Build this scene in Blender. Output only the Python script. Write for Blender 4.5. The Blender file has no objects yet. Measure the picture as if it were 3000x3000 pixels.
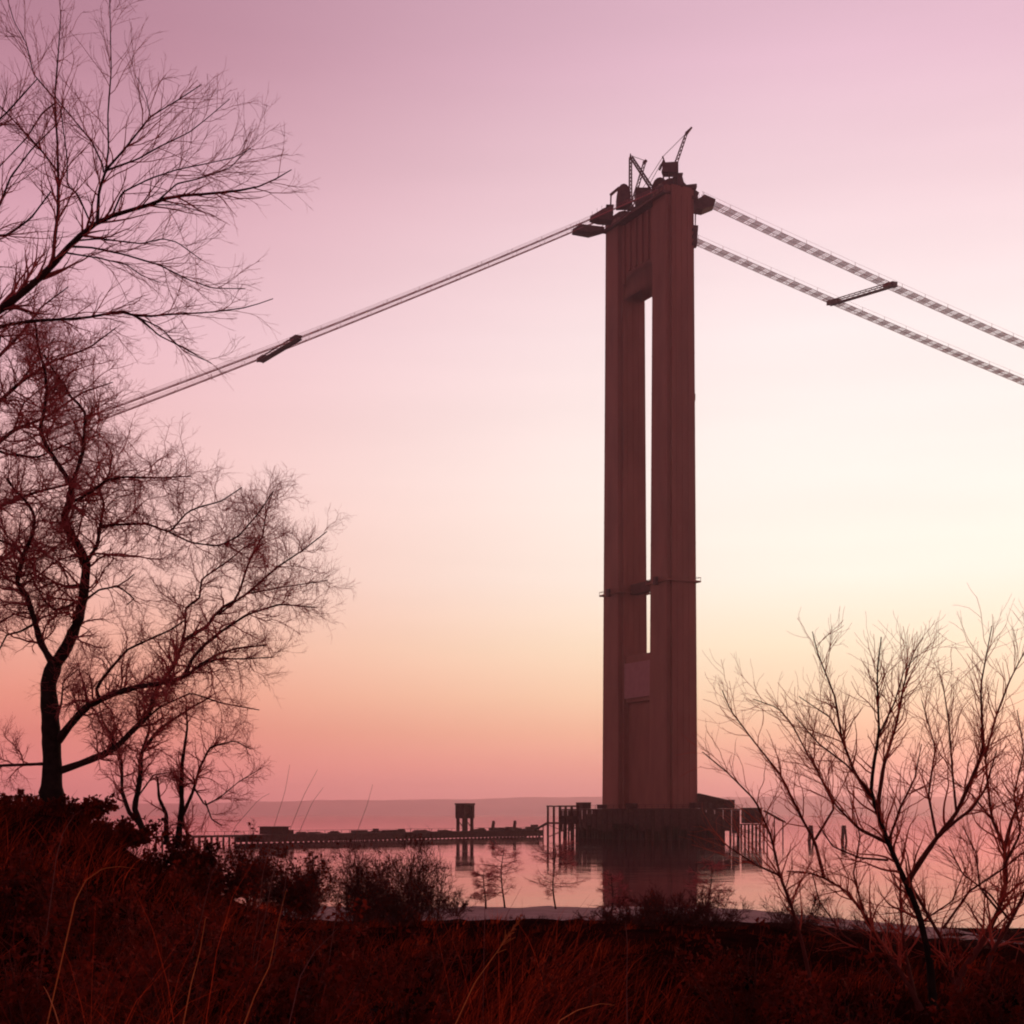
import bpy, math, random
import numpy as np
from mathutils import Vector, Matrix

# ------------------------------------------------------------------ camera, sky, sun, exposure
scene = bpy.context.scene
FX = 4600.0            # focal length in photograph pixels (photograph is 3000 px wide)
H0 = 2385.0            # row of the true horizon
CAMZ = 8.2             # eye height above the water
cam_d = bpy.data.cameras.new("camera")
cam = bpy.data.objects.new("camera", cam_d)
scene.collection.objects.link(cam)
cam.location = (0, 0, CAMZ)
cam.rotation_euler = (math.radians(90), 0, 0)
cam_d.sensor_width = 36.0
cam_d.lens = 36.0 * FX / 3000.0
cam_d.shift_y = (H0 - 1500.0) / 3000.0
cam_d.clip_start = 0.1
cam_d.clip_end = 30000.0
scene.camera = cam

def lin(c):
    return tuple(((v / 255.0) / 12.92 if v / 255.0 <= 0.04045 else ((v / 255.0 + 0.055) / 1.055) ** 2.4) for v in c)

SUN_AZ = math.radians(36.0)     # from +Y towards +X
GLOW_AZ = math.radians(17.0)    # brightest part of the afterglow
SUN_EL = math.radians(2.5)

world = bpy.data.worlds.new("World")
scene.world = world
world.use_nodes = True
wt = world.node_tree
for n in list(wt.nodes):
    wt.nodes.remove(n)

def wn(t, **kw):
    n = wt.nodes.new(t)
    for k, v in kw.items():
        setattr(n, k, v)
    return n

def ramp_node(stops):
    r = wn("ShaderNodeValToRGB")
    r.color_ramp.interpolation = 'LINEAR'
    el = r.color_ramp.elements
    while len(el) > 1:
        el.remove(el[-1])
    el[0].position = stops[0][0]
    el[0].color = lin(stops[0][1]) + (1,)
    for p, c in stops[1:]:
        e = el.new(p)
        e.color = lin(c) + (1,)
    return r

tc = wn("ShaderNodeTexCoord")
sep = wn("ShaderNodeSeparateXYZ")
wt.links.new(tc.outputs["Generated"], sep.inputs[0])
SE = lambda e: math.sin(math.radians(e))
far_stops = [(0.0, (232, 134, 142)), (SE(1.7), (230, 132, 128)), (SE(2.9), (224, 130, 118)), (SE(4.2), (232, 146, 126)), (SE(6), (238, 168, 148)),
             (SE(8.5), (240, 182, 170)), (SE(12), (238, 186, 184)), (SE(16.8), (228, 176, 188)), (SE(21.2), (206, 152, 168)), (SE(25.4), (178, 126, 143)),
             (SE(32), (158, 114, 134)), (SE(50), (124, 92, 112)), (SE(75), (104, 80, 100))]
near_stops = [(0.0, (242, 152, 158)), (SE(1.7), (246, 174, 152)), (SE(2.9), (250, 198, 162)), (SE(4.2), (254, 222, 184)), (SE(6), (255, 238, 206)),
              (SE(8.5), (255, 247, 232)), (SE(12), (255, 247, 238)), (SE(16.8), (252, 236, 234)), (SE(21.2), (242, 212, 218)), (SE(25.4), (228, 188, 204)),
              (SE(32), (196, 154, 174)), (SE(50), (138, 104, 126)), (SE(75), (104, 80, 100))]
back_stops = [(0.0, (140, 94, 102)), (SE(6), (148, 100, 110)), (SE(15), (142, 100, 114)), (SE(32), (126, 92, 110)), (SE(75), (104, 80, 100))]
r_far, r_near, r_back = ramp_node(far_stops), ramp_node(near_stops), ramp_node(back_stops)
zc = wn("ShaderNodeMath", operation='MAXIMUM'); zc.inputs[1].default_value = 0.0
wt.links.new(sep.outputs[2], zc.inputs[0])
for r in (r_far, r_near, r_back):
    wt.links.new(zc.outputs[0], r.inputs[0])
cmb = wn("ShaderNodeCombineXYZ")
wt.links.new(sep.outputs[0], cmb.inputs[0]); wt.links.new(sep.outputs[1], cmb.inputs[1])
nrm = wn("ShaderNodeVectorMath", operation='NORMALIZE'); wt.links.new(cmb.outputs[0], nrm.inputs[0])
dot = wn("ShaderNodeVectorMath", operation='DOT_PRODUCT'); wt.links.new(nrm.outputs[0], dot.inputs[0])
dot.inputs[1].default_value = (math.sin(GLOW_AZ), math.cos(GLOW_AZ), 0)
acs = wn("ShaderNodeMath", operation='ARCCOSINE'); acs.use_clamp = False
wt.links.new(dot.outputs["Value"], acs.inputs[0])
m1 = wn("ShaderNodeMapRange"); m1.interpolation_type = 'SMOOTHSTEP'
m1.inputs[1].default_value = math.radians(4); m1.inputs[2].default_value = math.radians(38)
wt.links.new(acs.outputs[0], m1.inputs[0])
m2 = wn("ShaderNodeMapRange"); m2.interpolation_type = 'SMOOTHSTEP'
m2.inputs[1].default_value = math.radians(30); m2.inputs[2].default_value = math.radians(130)
wt.links.new(acs.outputs[0], m2.inputs[0])
mx1 = wn("ShaderNodeMix", data_type='RGBA'); mx2 = wn("ShaderNodeMix", data_type='RGBA')
wt.links.new(m1.outputs[0], mx1.inputs[0]); wt.links.new(r_near.outputs[0], mx1.inputs[6]); wt.links.new(r_far.outputs[0], mx1.inputs[7])
wt.links.new(m2.outputs[0], mx2.inputs[0]); wt.links.new(mx1.outputs[2], mx2.inputs[6]); wt.links.new(r_back.outputs[0], mx2.inputs[7])
smp = wn("ShaderNodeMapping"); smp.inputs["Scale"].default_value = (1.6, 1.6, 14.0); wt.links.new(tc.outputs["Generated"], smp.inputs[0])
snz = wn("ShaderNodeTexNoise"); snz.inputs["Scale"].default_value = 2.2; snz.inputs["Detail"].default_value = 5; wt.links.new(smp.outputs[0], snz.inputs[0])
smr = wn("ShaderNodeMapRange"); smr.inputs[1].default_value = 0.25; smr.inputs[2].default_value = 0.75; smr.inputs[3].default_value = 0.97; smr.inputs[4].default_value = 1.025
wt.links.new(snz.outputs[0], smr.inputs[0])   # faint uneven veils of high haze
bg = wn("ShaderNodeBackground"); wt.links.new(smr.outputs[0], bg.inputs[1])
wt.links.new(mx2.outputs[2], bg.inputs[0])
sky = wn("ShaderNodeTexSky", sky_type='NISHITA'); sky.sun_disc = False
sky.sun_elevation = SUN_EL; sky.sun_rotation = SUN_AZ
bg2 = wn("ShaderNodeBackground"); bg2.inputs[1].default_value = 0.003
wt.links.new(sky.outputs[0], bg2.inputs[0])
add = wn("ShaderNodeAddShader")
wt.links.new(bg.outputs[0], add.inputs[0]); wt.links.new(bg2.outputs[0], add.inputs[1])
wo = wn("ShaderNodeOutputWorld"); wt.links.new(add.outputs[0], wo.inputs[0])

sd = bpy.data.lights.new("sun", 'SUN'); sd.energy = 0.8; sd.angle = math.radians(4); sd.color = (1.0, 0.55, 0.32)
sun = bpy.data.objects.new("sun", sd); scene.collection.objects.link(sun)
sun_dir = Vector((math.sin(SUN_AZ) * math.cos(SUN_EL), math.cos(SUN_AZ) * math.cos(SUN_EL), math.sin(SUN_EL)))
sun.rotation_euler = sun_dir.to_track_quat('Z', 'Y').to_euler()
sun.location = (60, 200, 60)

vs = scene.view_settings
vs.view_transform = 'Standard'; vs.look = 'None'; vs.exposure = 0.1; vs.gamma = 1.0; vs.use_curve_mapping = False
scene.render.engine = 'CYCLES'
scene.cycles.filter_width = 2.0
scene.cycles.max_bounces = 6
scene.cycles.volume_bounces = 3
scene.cycles.transparent_max_bounces = 8
scene.cycles.caustics_reflective = False
scene.cycles.caustics_refractive = False

# ------------------------------------------------------------------ helpers
C = scene.collection
rng = np.random.default_rng(11)
random.seed(5)

def P(px, py, Y):
    """a point of the place seen at photograph pixel (px, py), Y metres away"""
    return np.array([(px - 1500.0) / FX * Y, Y, CAMZ + (H0 - py) / FX * Y])

def mesh_arrays(name, V, F):
    V = np.asarray(V, dtype=np.float32); F = np.asarray(F, dtype=np.int32)
    me = bpy.data.meshes.new(name)
    k = F.shape[1]
    me.vertices.add(len(V)); me.vertices.foreach_set("co", V.ravel())
    me.loops.add(F.size); me.loops.foreach_set("vertex_index", F.ravel())
    me.polygons.add(len(F))
    me.polygons.foreach_set("loop_start", np.arange(0, F.size, k, dtype=np.int32))
    me.polygons.foreach_set("loop_total", np.full(len(F), k, dtype=np.int32))
    me.update(calc_edges=True)
    return me

def link(name, me, m, parent=None, label=None, cat=None, group=None, kind=None, smooth=False):
    o = bpy.data.objects.new(name, me); C.objects.link(o)
    if me is not None and m is not None and len(me.materials) == 0:
        me.materials.append(m)
    if smooth and me is not None:
        me.polygons.foreach_set("use_smooth", [True] * len(me.polygons))
    if parent is not None:
        o.parent = parent
    if label: o["label"] = label
    if cat: o["category"] = cat
    if group: o["group"] = group
    if kind: o["kind"] = kind
    return o

def thing(name, label, cat, loc=(0, 0, 0), rz=0.0, group=None):
    o = bpy.data.objects.new(name, None); C.objects.link(o)
    o.empty_display_size = 0.3
    o.location = loc; o.rotation_euler = (0, 0, rz)
    o["label"] = label; o["category"] = cat
    if group: o["group"] = group
    return o

class MB:
    """collects boxes, beams and prisms for one mesh"""
    def __init__(s): s.v = []; s.f = []
    def _add(s, vs_, fs_):
        b = len(s.v); s.v += [tuple(map(float, p)) for p in vs_]; s.f += [tuple(i + b for i in f) for f in fs_]; return s
    def box(s, x0, x1, y0, y1, z0, z1):
        return s._add([(x0, y0, z0), (x1, y0, z0), (x1, y1, z0), (x0, y1, z0), (x0, y0, z1), (x1, y0, z1), (x1, y1, z1), (x0, y1, z1)],
                      [(0, 3, 2, 1), (4, 5, 6, 7), (0, 1, 5, 4), (1, 2, 6, 5), (2, 3, 7, 6), (3, 0, 4, 7)])
    def beam(s, p, q, w, h=None, w2=None):
        p = Vector(p); q = Vector(q); h = h or w; k = (w2 or w) / w
        d = (q - p).normalized()
        a = d.cross(Vector((0, 0, 1)))
        if a.length < 1e-3: a = Vector((1, 0, 0))
        a.normalize(); b = a.cross(d).normalized()
        vs_ = []
        for c, sc in ((p, 1.0), (q, k)):
            for sx, sz in ((-1, -1), (1, -1), (1, 1), (-1, 1)):
                vs_.append(c + a * (sx * w / 2 * sc) + b * (sz * h / 2 * sc))
        return s._add(vs_, [(0, 1, 2, 3), (7, 6, 5, 4), (0, 4, 5, 1), (1, 5, 6, 2), (2, 6, 7, 3), (3, 7, 4, 0)])
    def loft(s, rings, cap=True):
        n = len(rings[0]); vs_ = [p for r in rings for p in r]; fs_ = []
        for i in range(len(rings) - 1):
            for j in range(n):
                k = (j + 1) % n
                fs_.append((i * n + j, i * n + k, (i + 1) * n + k, (i + 1) * n + j))
        if cap:
            fs_.append(tuple(range(n - 1, -1, -1))); fs_.append(tuple(range((len(rings) - 1) * n, len(rings) * n)))
        return s._add(vs_, fs_)
    def post(s, x, y, z0, z1, r, n=8, r2=None):
        r2 = r if r2 is None else r2
        ring = lambda z, q: [(x + q * math.cos(2 * math.pi * i / n), y + q * math.sin(2 * math.pi * i / n), z) for i in range(n)]
        return s.loft([ring(z0, r), ring(z1, r2)])
    def mesh(s, name):
        me = bpy.data.meshes.new(name); me.from_pydata(s.v, [], s.f); me.update(); return me
    def build(s, name, m, parent=None, **kw):
        return link(name, s.mesh(name), m, parent, **kw)

def tube_arrays(Pts, R, sides):
    """(M,n,3) polylines and (M,n) radii -> vertices, quads"""
    M, n, _ = Pts.shape
    T = np.gradient(Pts, axis=1)
    T /= np.linalg.norm(T, axis=2, keepdims=True) + 1e-9
    mean = T.mean(axis=1); ref = np.zeros((M, 3)); ref[np.arange(M), np.argmin(np.abs(mean), axis=1)] = 1.0
    A = np.cross(T, ref[:, None, :]); A /= np.linalg.norm(A, axis=2, keepdims=True) + 1e-9
    B = np.cross(T, A)
    ang = np.arange(sides) * 2 * np.pi / sides
    V = Pts[:, :, None, :] + R[:, :, None, None] * (np.cos(ang)[None, None, :, None] * A[:, :, None, :] + np.sin(ang)[None, None, :, None] * B[:, :, None, :])
    idx = np.arange(M * n * sides).reshape(M, n, sides)
    nx = np.roll(idx, -1, axis=2)
    F = np.stack([idx[:, :-1], nx[:, :-1], nx[:, 1:], idx[:, 1:]], axis=-1).reshape(-1, 4)
    return V.reshape(-1, 3), F

def join_arrays(lst):
    Vs, Fs, b = [], [], 0
    for V, F in lst:
        Vs.append(V); Fs.append(F + b); b += len(V)
    return np.concatenate(Vs), np.concatenate(Fs)

# ------------------------------------------------------------------ materials
def mat(name, c1, c2=None, scale=3.0, rough=0.8, spec=0.3, bump=0.0, bscale=None, detail=5, coord="Object", stretch=None, transl=None, attr=None):
    m = bpy.data.materials.new(name); m.use_nodes = True
    t = m.node_tree; b = t.nodes["Principled BSDF"]
    b.inputs["Roughness"].default_value = rough
    b.inputs["Specular IOR Level"].default_value = spec
    if spec == 0.0: b.inputs["IOR"].default_value = 1.0
    tcn = t.nodes.new("ShaderNodeTexCoord")
    mp = t.nodes.new("ShaderNodeMapping"); t.links.new(tcn.outputs[coord], mp.inputs[0])
    if stretch: mp.inputs["Scale"].default_value = stretch
    nz = t.nodes.new("ShaderNodeTexNoise"); nz.inputs["Scale"].default_value = scale; nz.inputs["Detail"].default_value = detail
    t.links.new(mp.outputs[0], nz.inputs[0])
    rp = t.nodes.new("ShaderNodeValToRGB")
    rp.color_ramp.elements[0].position = 0.32; rp.color_ramp.elements[1].position = 0.68
    rp.color_ramp.elements[0].color = tuple(c1) + (1,); rp.color_ramp.elements[1].color = tuple(c2 or c1) + (1,)
    if attr:
        an = t.nodes.new("ShaderNodeAttribute"); an.attribute_name = attr
        t.links.new(an.outputs["Fac"], rp.inputs[0])
        rp.color_ramp.elements[0].position = 0.0; rp.color_ramp.elements[1].position = 1.0
    else:
        t.links.new(nz.outputs[0], rp.inputs[0])
    t.links.new(rp.outputs[0], b.inputs["Base Color"])
    if bump:
        n2 = t.nodes.new("ShaderNodeTexNoise"); n2.inputs["Scale"].default_value = bscale or scale * 3; n2.inputs["Detail"].default_value = 6
        t.links.new(mp.outputs[0], n2.inputs[0])
        bp = t.nodes.new("ShaderNodeBump"); bp.inputs["Strength"].default_value = bump
        t.links.new(n2.outputs[0], bp.inputs["Height"]); t.links.new(bp.outputs[0], b.inputs["Normal"])
    if transl:
        tr = t.nodes.new("ShaderNodeBsdfTranslucent"); t.links.new(rp.outputs[0], tr.inputs[0])
        ms = t.nodes.new("ShaderNodeMixShader"); ms.inputs[0].default_value = transl
        out = t.nodes["Material Output"]
        t.links.new(b.outputs[0], ms.inputs[1]); t.links.new(tr.outputs[0], ms.inputs[2]); t.links.new(ms.outputs[0], out.inputs[0])
    return m

M = {}
M["steel"] = mat("primer_steel", (0.30, 0.110, 0.076), (0.40, 0.150, 0.104), 0.16, 0.75, 0.2, stretch=(1, 1, 0.3), detail=9)
M["steel_dark"] = mat("oxide_steel", (0.12, 0.04, 0.032), (0.18, 0.06, 0.05), 0.4, 0.8, 0.2)
M["panel"] = mat("canvas_panel", (0.46, 0.21, 0.2), (0.52, 0.25, 0.23), 0.5, 0.9, 0.1)
M["rig"] = mat("rigging_steel", (0.10, 0.04, 0.036), (0.15, 0.06, 0.05), 0.8, 0.7, 0.3)
M["rope"] = mat("wire_rope", (0.42, 0.10, 0.10), (0.5, 0.13, 0.13), 1.0, 0.6, 0.3)
M["mesh_floor"] = mat("catwalk_wire_floor", (0.8, 0.11, 0.11), (0.85, 0.14, 0.14), 1.0, 0.7, 0.2)
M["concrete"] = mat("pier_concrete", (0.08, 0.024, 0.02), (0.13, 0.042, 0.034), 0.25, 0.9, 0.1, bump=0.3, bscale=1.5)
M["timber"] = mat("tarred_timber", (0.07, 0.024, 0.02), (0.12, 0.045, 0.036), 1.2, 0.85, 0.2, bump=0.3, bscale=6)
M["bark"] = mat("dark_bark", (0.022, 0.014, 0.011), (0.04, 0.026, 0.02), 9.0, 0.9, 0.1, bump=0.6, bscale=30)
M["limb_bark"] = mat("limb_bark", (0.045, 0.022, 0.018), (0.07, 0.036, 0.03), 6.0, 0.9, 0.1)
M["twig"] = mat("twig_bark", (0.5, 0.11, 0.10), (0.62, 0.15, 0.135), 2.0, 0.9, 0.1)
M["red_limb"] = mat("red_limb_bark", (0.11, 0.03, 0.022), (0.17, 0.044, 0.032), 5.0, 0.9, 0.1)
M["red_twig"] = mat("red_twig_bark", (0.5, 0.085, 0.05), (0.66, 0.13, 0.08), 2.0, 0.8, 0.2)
M["shrub_twig"] = mat("shrub_bark", (0.075, 0.018, 0.014), (0.14, 0.034, 0.026), 2.0, 0.9, 0.1)
M["leaf"] = mat("withered_leaf", (0.006, 0.002, 0.002), (0.32, 0.035, 0.016), 2.2, 0.9, 0.1, transl=0.25)
M["bramble"] = mat("bramble_cane", (0.05, 0.01, 0.008), (0.34, 0.05, 0.025), 3.0, 0.85, 0.15)
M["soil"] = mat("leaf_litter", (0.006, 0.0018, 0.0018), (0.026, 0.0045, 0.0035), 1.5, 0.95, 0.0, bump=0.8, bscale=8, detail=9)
M["beach"] = mat("grey_shingle", (0.32, 0.19, 0.16), (0.46, 0.29, 0.25), 0.8, 0.95, 0.05, bump=0.5, bscale=6)
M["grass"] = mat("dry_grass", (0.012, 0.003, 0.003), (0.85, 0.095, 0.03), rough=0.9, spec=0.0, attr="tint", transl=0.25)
M["stalk"] = mat("straw_stalk", (0.55, 0.13, 0.03), (0.75, 0.22, 0.05), 4.0, 0.7, 0.2, transl=0.2)
M["stalk_dark"] = mat("dull_stalk", (0.16, 0.045, 0.035), (0.22, 0.07, 0.05), 4.0, 0.8, 0.2)
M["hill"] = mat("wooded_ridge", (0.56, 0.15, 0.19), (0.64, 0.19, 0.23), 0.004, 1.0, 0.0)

def water_mat():
    m = bpy.data.materials.new("harbour_water"); m.use_nodes = True
    t = m.node_tree; b = t.nodes["Principled BSDF"]
    b.inputs["Base Color"].default_value = (0.12, 0.035, 0.045, 1)
    b.inputs["IOR"].default_value = 1.33; b.inputs["Specular Tint"].default_value = (1.0, 0.78, 0.86, 1)
    tcn = t.nodes.new("ShaderNodeTexCoord")
    mp = t.nodes.new("ShaderNodeMapping"); t.links.new(tcn.outputs["Object"], mp.inputs[0]); mp.inputs["Scale"].default_value = (1, 0.6, 1)
    a = t.nodes.new("ShaderNodeTexNoise"); a.inputs["Scale"].default_value = 0.35; a.inputs["Detail"].default_value = 4
    c = t.nodes.new("ShaderNodeTexNoise"); c.inputs["Scale"].default_value = 0.05; c.inputs["Detail"].default_value = 3
    t.links.new(mp.outputs[0], a.inputs[0]); t.links.new(mp.outputs[0], c.inputs[0])
    # wind streaks: patches of rougher water
    mp2 = t.nodes.new("ShaderNodeMapping"); mp2.inputs["Scale"].default_value = (0.012, 0.045, 1); t.links.new(tcn.outputs["Object"], mp2.inputs[0])
    w = t.nodes.new("ShaderNodeTexNoise"); w.inputs["Scale"].default_value = 1.0; w.inputs["Detail"].default_value = 5; t.links.new(mp2.outputs[0], w.inputs[0])
    mr = t.nodes.new("ShaderNodeMapRange"); mr.inputs[1].default_value = 0.38; mr.inputs[2].default_value = 0.66; mr.inputs[3].default_value = 0.02; mr.inputs[4].default_value = 0.075
    t.links.new(w.outputs[0], mr.inputs[0]); t.links.new(mr.outputs[0], b.inputs["Roughness"])
    ad = t.nodes.new("ShaderNodeMath"); ad.operation = 'MULTIPLY_ADD'; ad.inputs[1].default_value = 4.0
    t.links.new(c.outputs[0], ad.inputs[0]); t.links.new(a.outputs[0], ad.inputs[2])
    bp = t.nodes.new("ShaderNodeBump"); bp.inputs["Strength"].default_value = 0.04; bp.inputs["Distance"].default_value = 0.5
    t.links.new(ad.outputs[0], bp.inputs["Height"]); t.links.new(bp.outputs[0], b.inputs["Normal"])
    # silty red-brown harbour water: diffuse body under a tinted surface reflection
    fr = t.nodes.new("ShaderNodeFresnel"); fr.inputs["IOR"].default_value = 1.33; t.links.new(bp.outputs[0], fr.inputs["Normal"])
    gl = t.nodes.new("ShaderNodeBsdfGlossy"); gl.inputs["Color"].default_value = (0.96, 0.76, 0.80, 1)
    t.links.new(mr.outputs[0], gl.inputs["Roughness"]); t.links.new(bp.outputs[0], gl.inputs["Normal"])
    df = t.nodes.new("ShaderNodeBsdfDiffuse"); df.inputs["Color"].default_value = (0.07, 0.018, 0.022, 1)
    ms = t.nodes.new("ShaderNodeMixShader"); t.links.new(fr.outputs[0], ms.inputs[0]); t.links.new(df.outputs[0], ms.inputs[1]); t.links.new(gl.outputs[0], ms.inputs[2])
    t.links.new(ms.outputs[0], t.nodes["Material Output"].inputs[0]); t.nodes.remove(b)
    return m
M["water"] = water_mat()

# ------------------------------------------------------------------ the setting: ground, water, ridge
def sstep(a, b, x):
    t = np.clip((x - a) / (b - a), 0, 1); return t * t * (3 - 2 * t)

YK = np.array([-400, -30, 0, 12, 25, 40, 60, 85, 105, 128, 150, 200, 260])
ZK = np.array([7.5, 6.9, 6.6, 6.35, 5.95, 5.35, 3.4, 1.3, 0.62, 0.38, -0.45, -3.0, -3.2])
def ground(x, y):
    x = np.asarray(x, float); y = np.asarray(y, float)
    q = x / np.maximum(y, 20.0)
    ye = y * (1 + 0.22 * sstep(0.1, 0.3, q)) * (1 - 0.25 * sstep(0.08, 0.5, -q))
    z = np.interp(ye, YK, ZK)
    z = z + 2.0 * sstep(0.125, 0.30, -x / np.maximum(y, 12.0)) * (1 - sstep(40, 75, y)) * sstep(9, 25, y)
    z = z + (0.10 * np.sin(x * 0.9 + y * 0.35) + 0.07 * np.sin(x * 2.1 - y * 1.3 + 1) + 0.05 * np.sin(y * 0.8 + 2)) * np.where(y < 100, 1, 0.35)
    return z

def grid_mesh(name, xs, ys, zf):
    X, Y = np.meshgrid(xs, ys)
    V = np.stack([X, Y, zf(X, Y)], -1).reshape(-1, 3)
    nx, ny = len(xs), len(ys)
    i = np.arange(nx * ny).reshape(ny, nx)
    F = np.stack([i[:-1, :-1], i[:-1, 1:], i[1:, 1:], i[1:, :-1]], -1).reshape(-1, 4)
    return mesh_arrays(name, V, F)

xs = np.concatenate([-np.geomspace(420, 22, 30), np.arange(-21, 21.1, 0.5), np.geomspace(22, 420, 30)])
ys = np.concatenate([np.linspace(-300, -12, 14), np.arange(-10, 60, 0.5), np.arange(60, 262, 2.0)])
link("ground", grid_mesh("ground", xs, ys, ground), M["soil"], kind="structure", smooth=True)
# pale strip of shingle just above the waterline
def shore_y(x):
    ysamp = np.linspace(80, 260, 721)
    out = []
    for xx in np.atleast_1d(x):
        g = ground(np.full_like(ysamp, xx), ysamp); k = np.argmax(g < 0.02); out.append(ysamp[k])
    return np.array(out)
bxs = np.linspace(-34, 30, 90)
sh = shore_y(bxs)
bt = np.linspace(0, 1, 14)
BX = np.repeat(bxs[None, :], 14, 0); BY = sh[None, :] - 24 + bt[:, None] * 27
BZ = ground(BX, BY) + 0.03
i = np.arange(90 * 14).reshape(14, 90)
link("beach", mesh_arrays("beach", np.stack([BX, BY, BZ], -1).reshape(-1, 3),
     np.stack([i[:-1, :-1], i[:-1, 1:], i[1:, 1:], i[1:, :-1]], -1).reshape(-1, 4)), M["beach"], kind="structure", smooth=True)

wx = np.array([-14500, -7000, -3000, -1000, -300, 0, 300, 1000, 3000, 7000, 14500.0]); wy = np.array([70, 200, 400, 700, 1500, 3000, 7000, 14500.0])
link("water", grid_mesh("water", wx, wy, lambda X, Y: X * 0.0), M["water"], kind="structure")

def ridge():
    n = 220; X = np.linspace(-4200, 4200, n)
    h = np.interp(X, [-4200, -2000, -1120, 100, 1500, 4200], [34, 40, 50, 70, 76, 66])
    h = h + 2.0 * np.sin(X * 0.006) + 1.2 * np.sin(X * 0.017 + 1) + rng.normal(0, 0.5, n)
    rows = []
    for yo, zf in ((0, -0.02), (60, 0.35), (160, 0.8), (260, 1.0), (420, 0.8), (640, -0.05)):
        rows.append(np.stack([X * 2.15, np.full(n, 12900.0 + yo * 2) + 90 * np.sin(X * 0.0021), h * zf * 2.15], -1))
    V = np.concatenate(rows); i = np.arange(n * 6).reshape(6, n)
    F = np.stack([i[:-1, :-1], i[:-1, 1:], i[1:, 1:], i[1:, :-1]], -1).reshape(-1, 4)
    return mesh_arrays("far_hills", V, F)
link("far_hills", ridge(), M["hill"], kind="structure", smooth=True)

# ------------------------------------------------------------------ the bridge tower
U = np.array([-0.443, 0.8965]); Vv = np.array([0.8965, 0.443])
NEAR = np.array([52.2, 506.0]); FARP = NEAR + 31.6 * U
MID = (NEAR + FARP) / 2
RZ = math.atan2(Vv[1], Vv[0])
SP = 15.3
LEG_TOP = 209.0
PIER_Z = 9.6
tower = thing("bridge_tower", "tall rust brown steel portal tower of an unfinished suspension bridge", "bridge tower", (MID[0], MID[1], PIER_Z), RZ)
def tl(z): return z - PIER_Z

def leg_ring(cy, z, k):
    # stepped (cruciform) plan, wider towards the base
    a = (11.6 - 1.2 * k) / 2; b = (13.0 - 2.7 * k) / 2; s1 = 1.5; s2 = 1.1
    pts = [(-a + s1, -b), (a - s1, -b), (a - s1, -b + s2), (a, -b + s2), (a, b - s2), (a - s1, b - s2), (a - s1, b), (-a + s1, b), (-a + s1, b - s2), (-a, b - s2), (-a, -b + s2), (-a + s1, -b + s2)]
    return [(x, cy + y, tl(z)) for x, y in pts]
for cy in (-SP, SP):
    mb = MB(); zs = np.linspace(PIER_Z, LEG_TOP, 14)
    mb.loft([leg_ring(cy, z, (z - PIER_Z) / (LEG_TOP - PIER_Z)) for z in zs])
    leg = mb.build("leg", M["steel"], tower)
    # ribs: vertical stiffeners on the broad faces
    kt = (LEG_TOP - 3 - PIER_Z) / (LEG_TOP - PIER_Z)
    for sx in (-2.2, 0, 2.2):
        hb = lambda k: -(13.0 - 2.7 * k) / 2
        r = MB(); r.loft([[(sx + dx, cy + hb(k) + dy, tl(z)) for dx, dy in ((-0.2, -0.16), (0.2, -0.16), (0.2, 0.1), (-0.2, 0.1))] for z, k in ((PIER_Z + 0.2, 0.0), (LEG_TOP - 3, kt))])
        r.build("stiffener", M["steel"], leg)
    for zz_ in np.arange(22, 204, 12.2):
        k0 = (zz_ - PIER_Z) / (LEG_TOP - PIER_Z)
        grow = lambda ring, g: [(x * (1 + g / 6), cy + (y - cy) * (1 + g / 5), z) for x, y, z in ring]
        sb = MB(); sb.loft([grow(leg_ring(cy, zz_, k0), 0.035), grow(leg_ring(cy, zz_ + 0.3, k0), 0.035)]); sb.build("splice_band", M["steel"], leg)
    # collar platform round the leg
    zc_ = 83.0
    hx, hy = 6.3, 6.7
    c = MB(); c.box(-hx, hx, cy - hy, cy + hy, tl(zc_ - 0.5), tl(zc_))
    for x0, x1, y0, y1 in ((-hx, hx, cy - hy, cy - hy + .1), (-hx, hx, cy + hy - .1, cy + hy), (-hx, -hx + .1, cy - hy + .11, cy + hy - .11), (hx - .1, hx, cy - hy + .11, cy + hy - .11)):
        c.box(x0, x1, y0, y1, tl(zc_ + 0.92), tl(zc_ + 1.05))
    for x in np.linspace(-hx + .1, hx - .1, 6):
        for y in (cy - hy + .05, cy + hy - .05): c.box(x - .06, x + .06, y - .05, y + .05, tl(zc_ + .002), tl(zc_ + .918))
    c.build("collar_platform", M["steel"], tower)
    for sx in (-1, 1):
        c = MB(); c.box(sx * 6.6 - 0.5, sx * 6.6 + 0.5, cy - 0.7, cy + 0.7, tl(zc_ - 1.2), tl(zc_ + 1.3)); c.build("collar_winch", M["rig"], tower)
# temporary brace between the legs at collar height
b = MB(); b.box(-1.4, 1.4, -SP + 5.0, SP - 5.0, tl(81.9), tl(85.2)); b.build("brace_beam", M["steel_dark"], tower)

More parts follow.
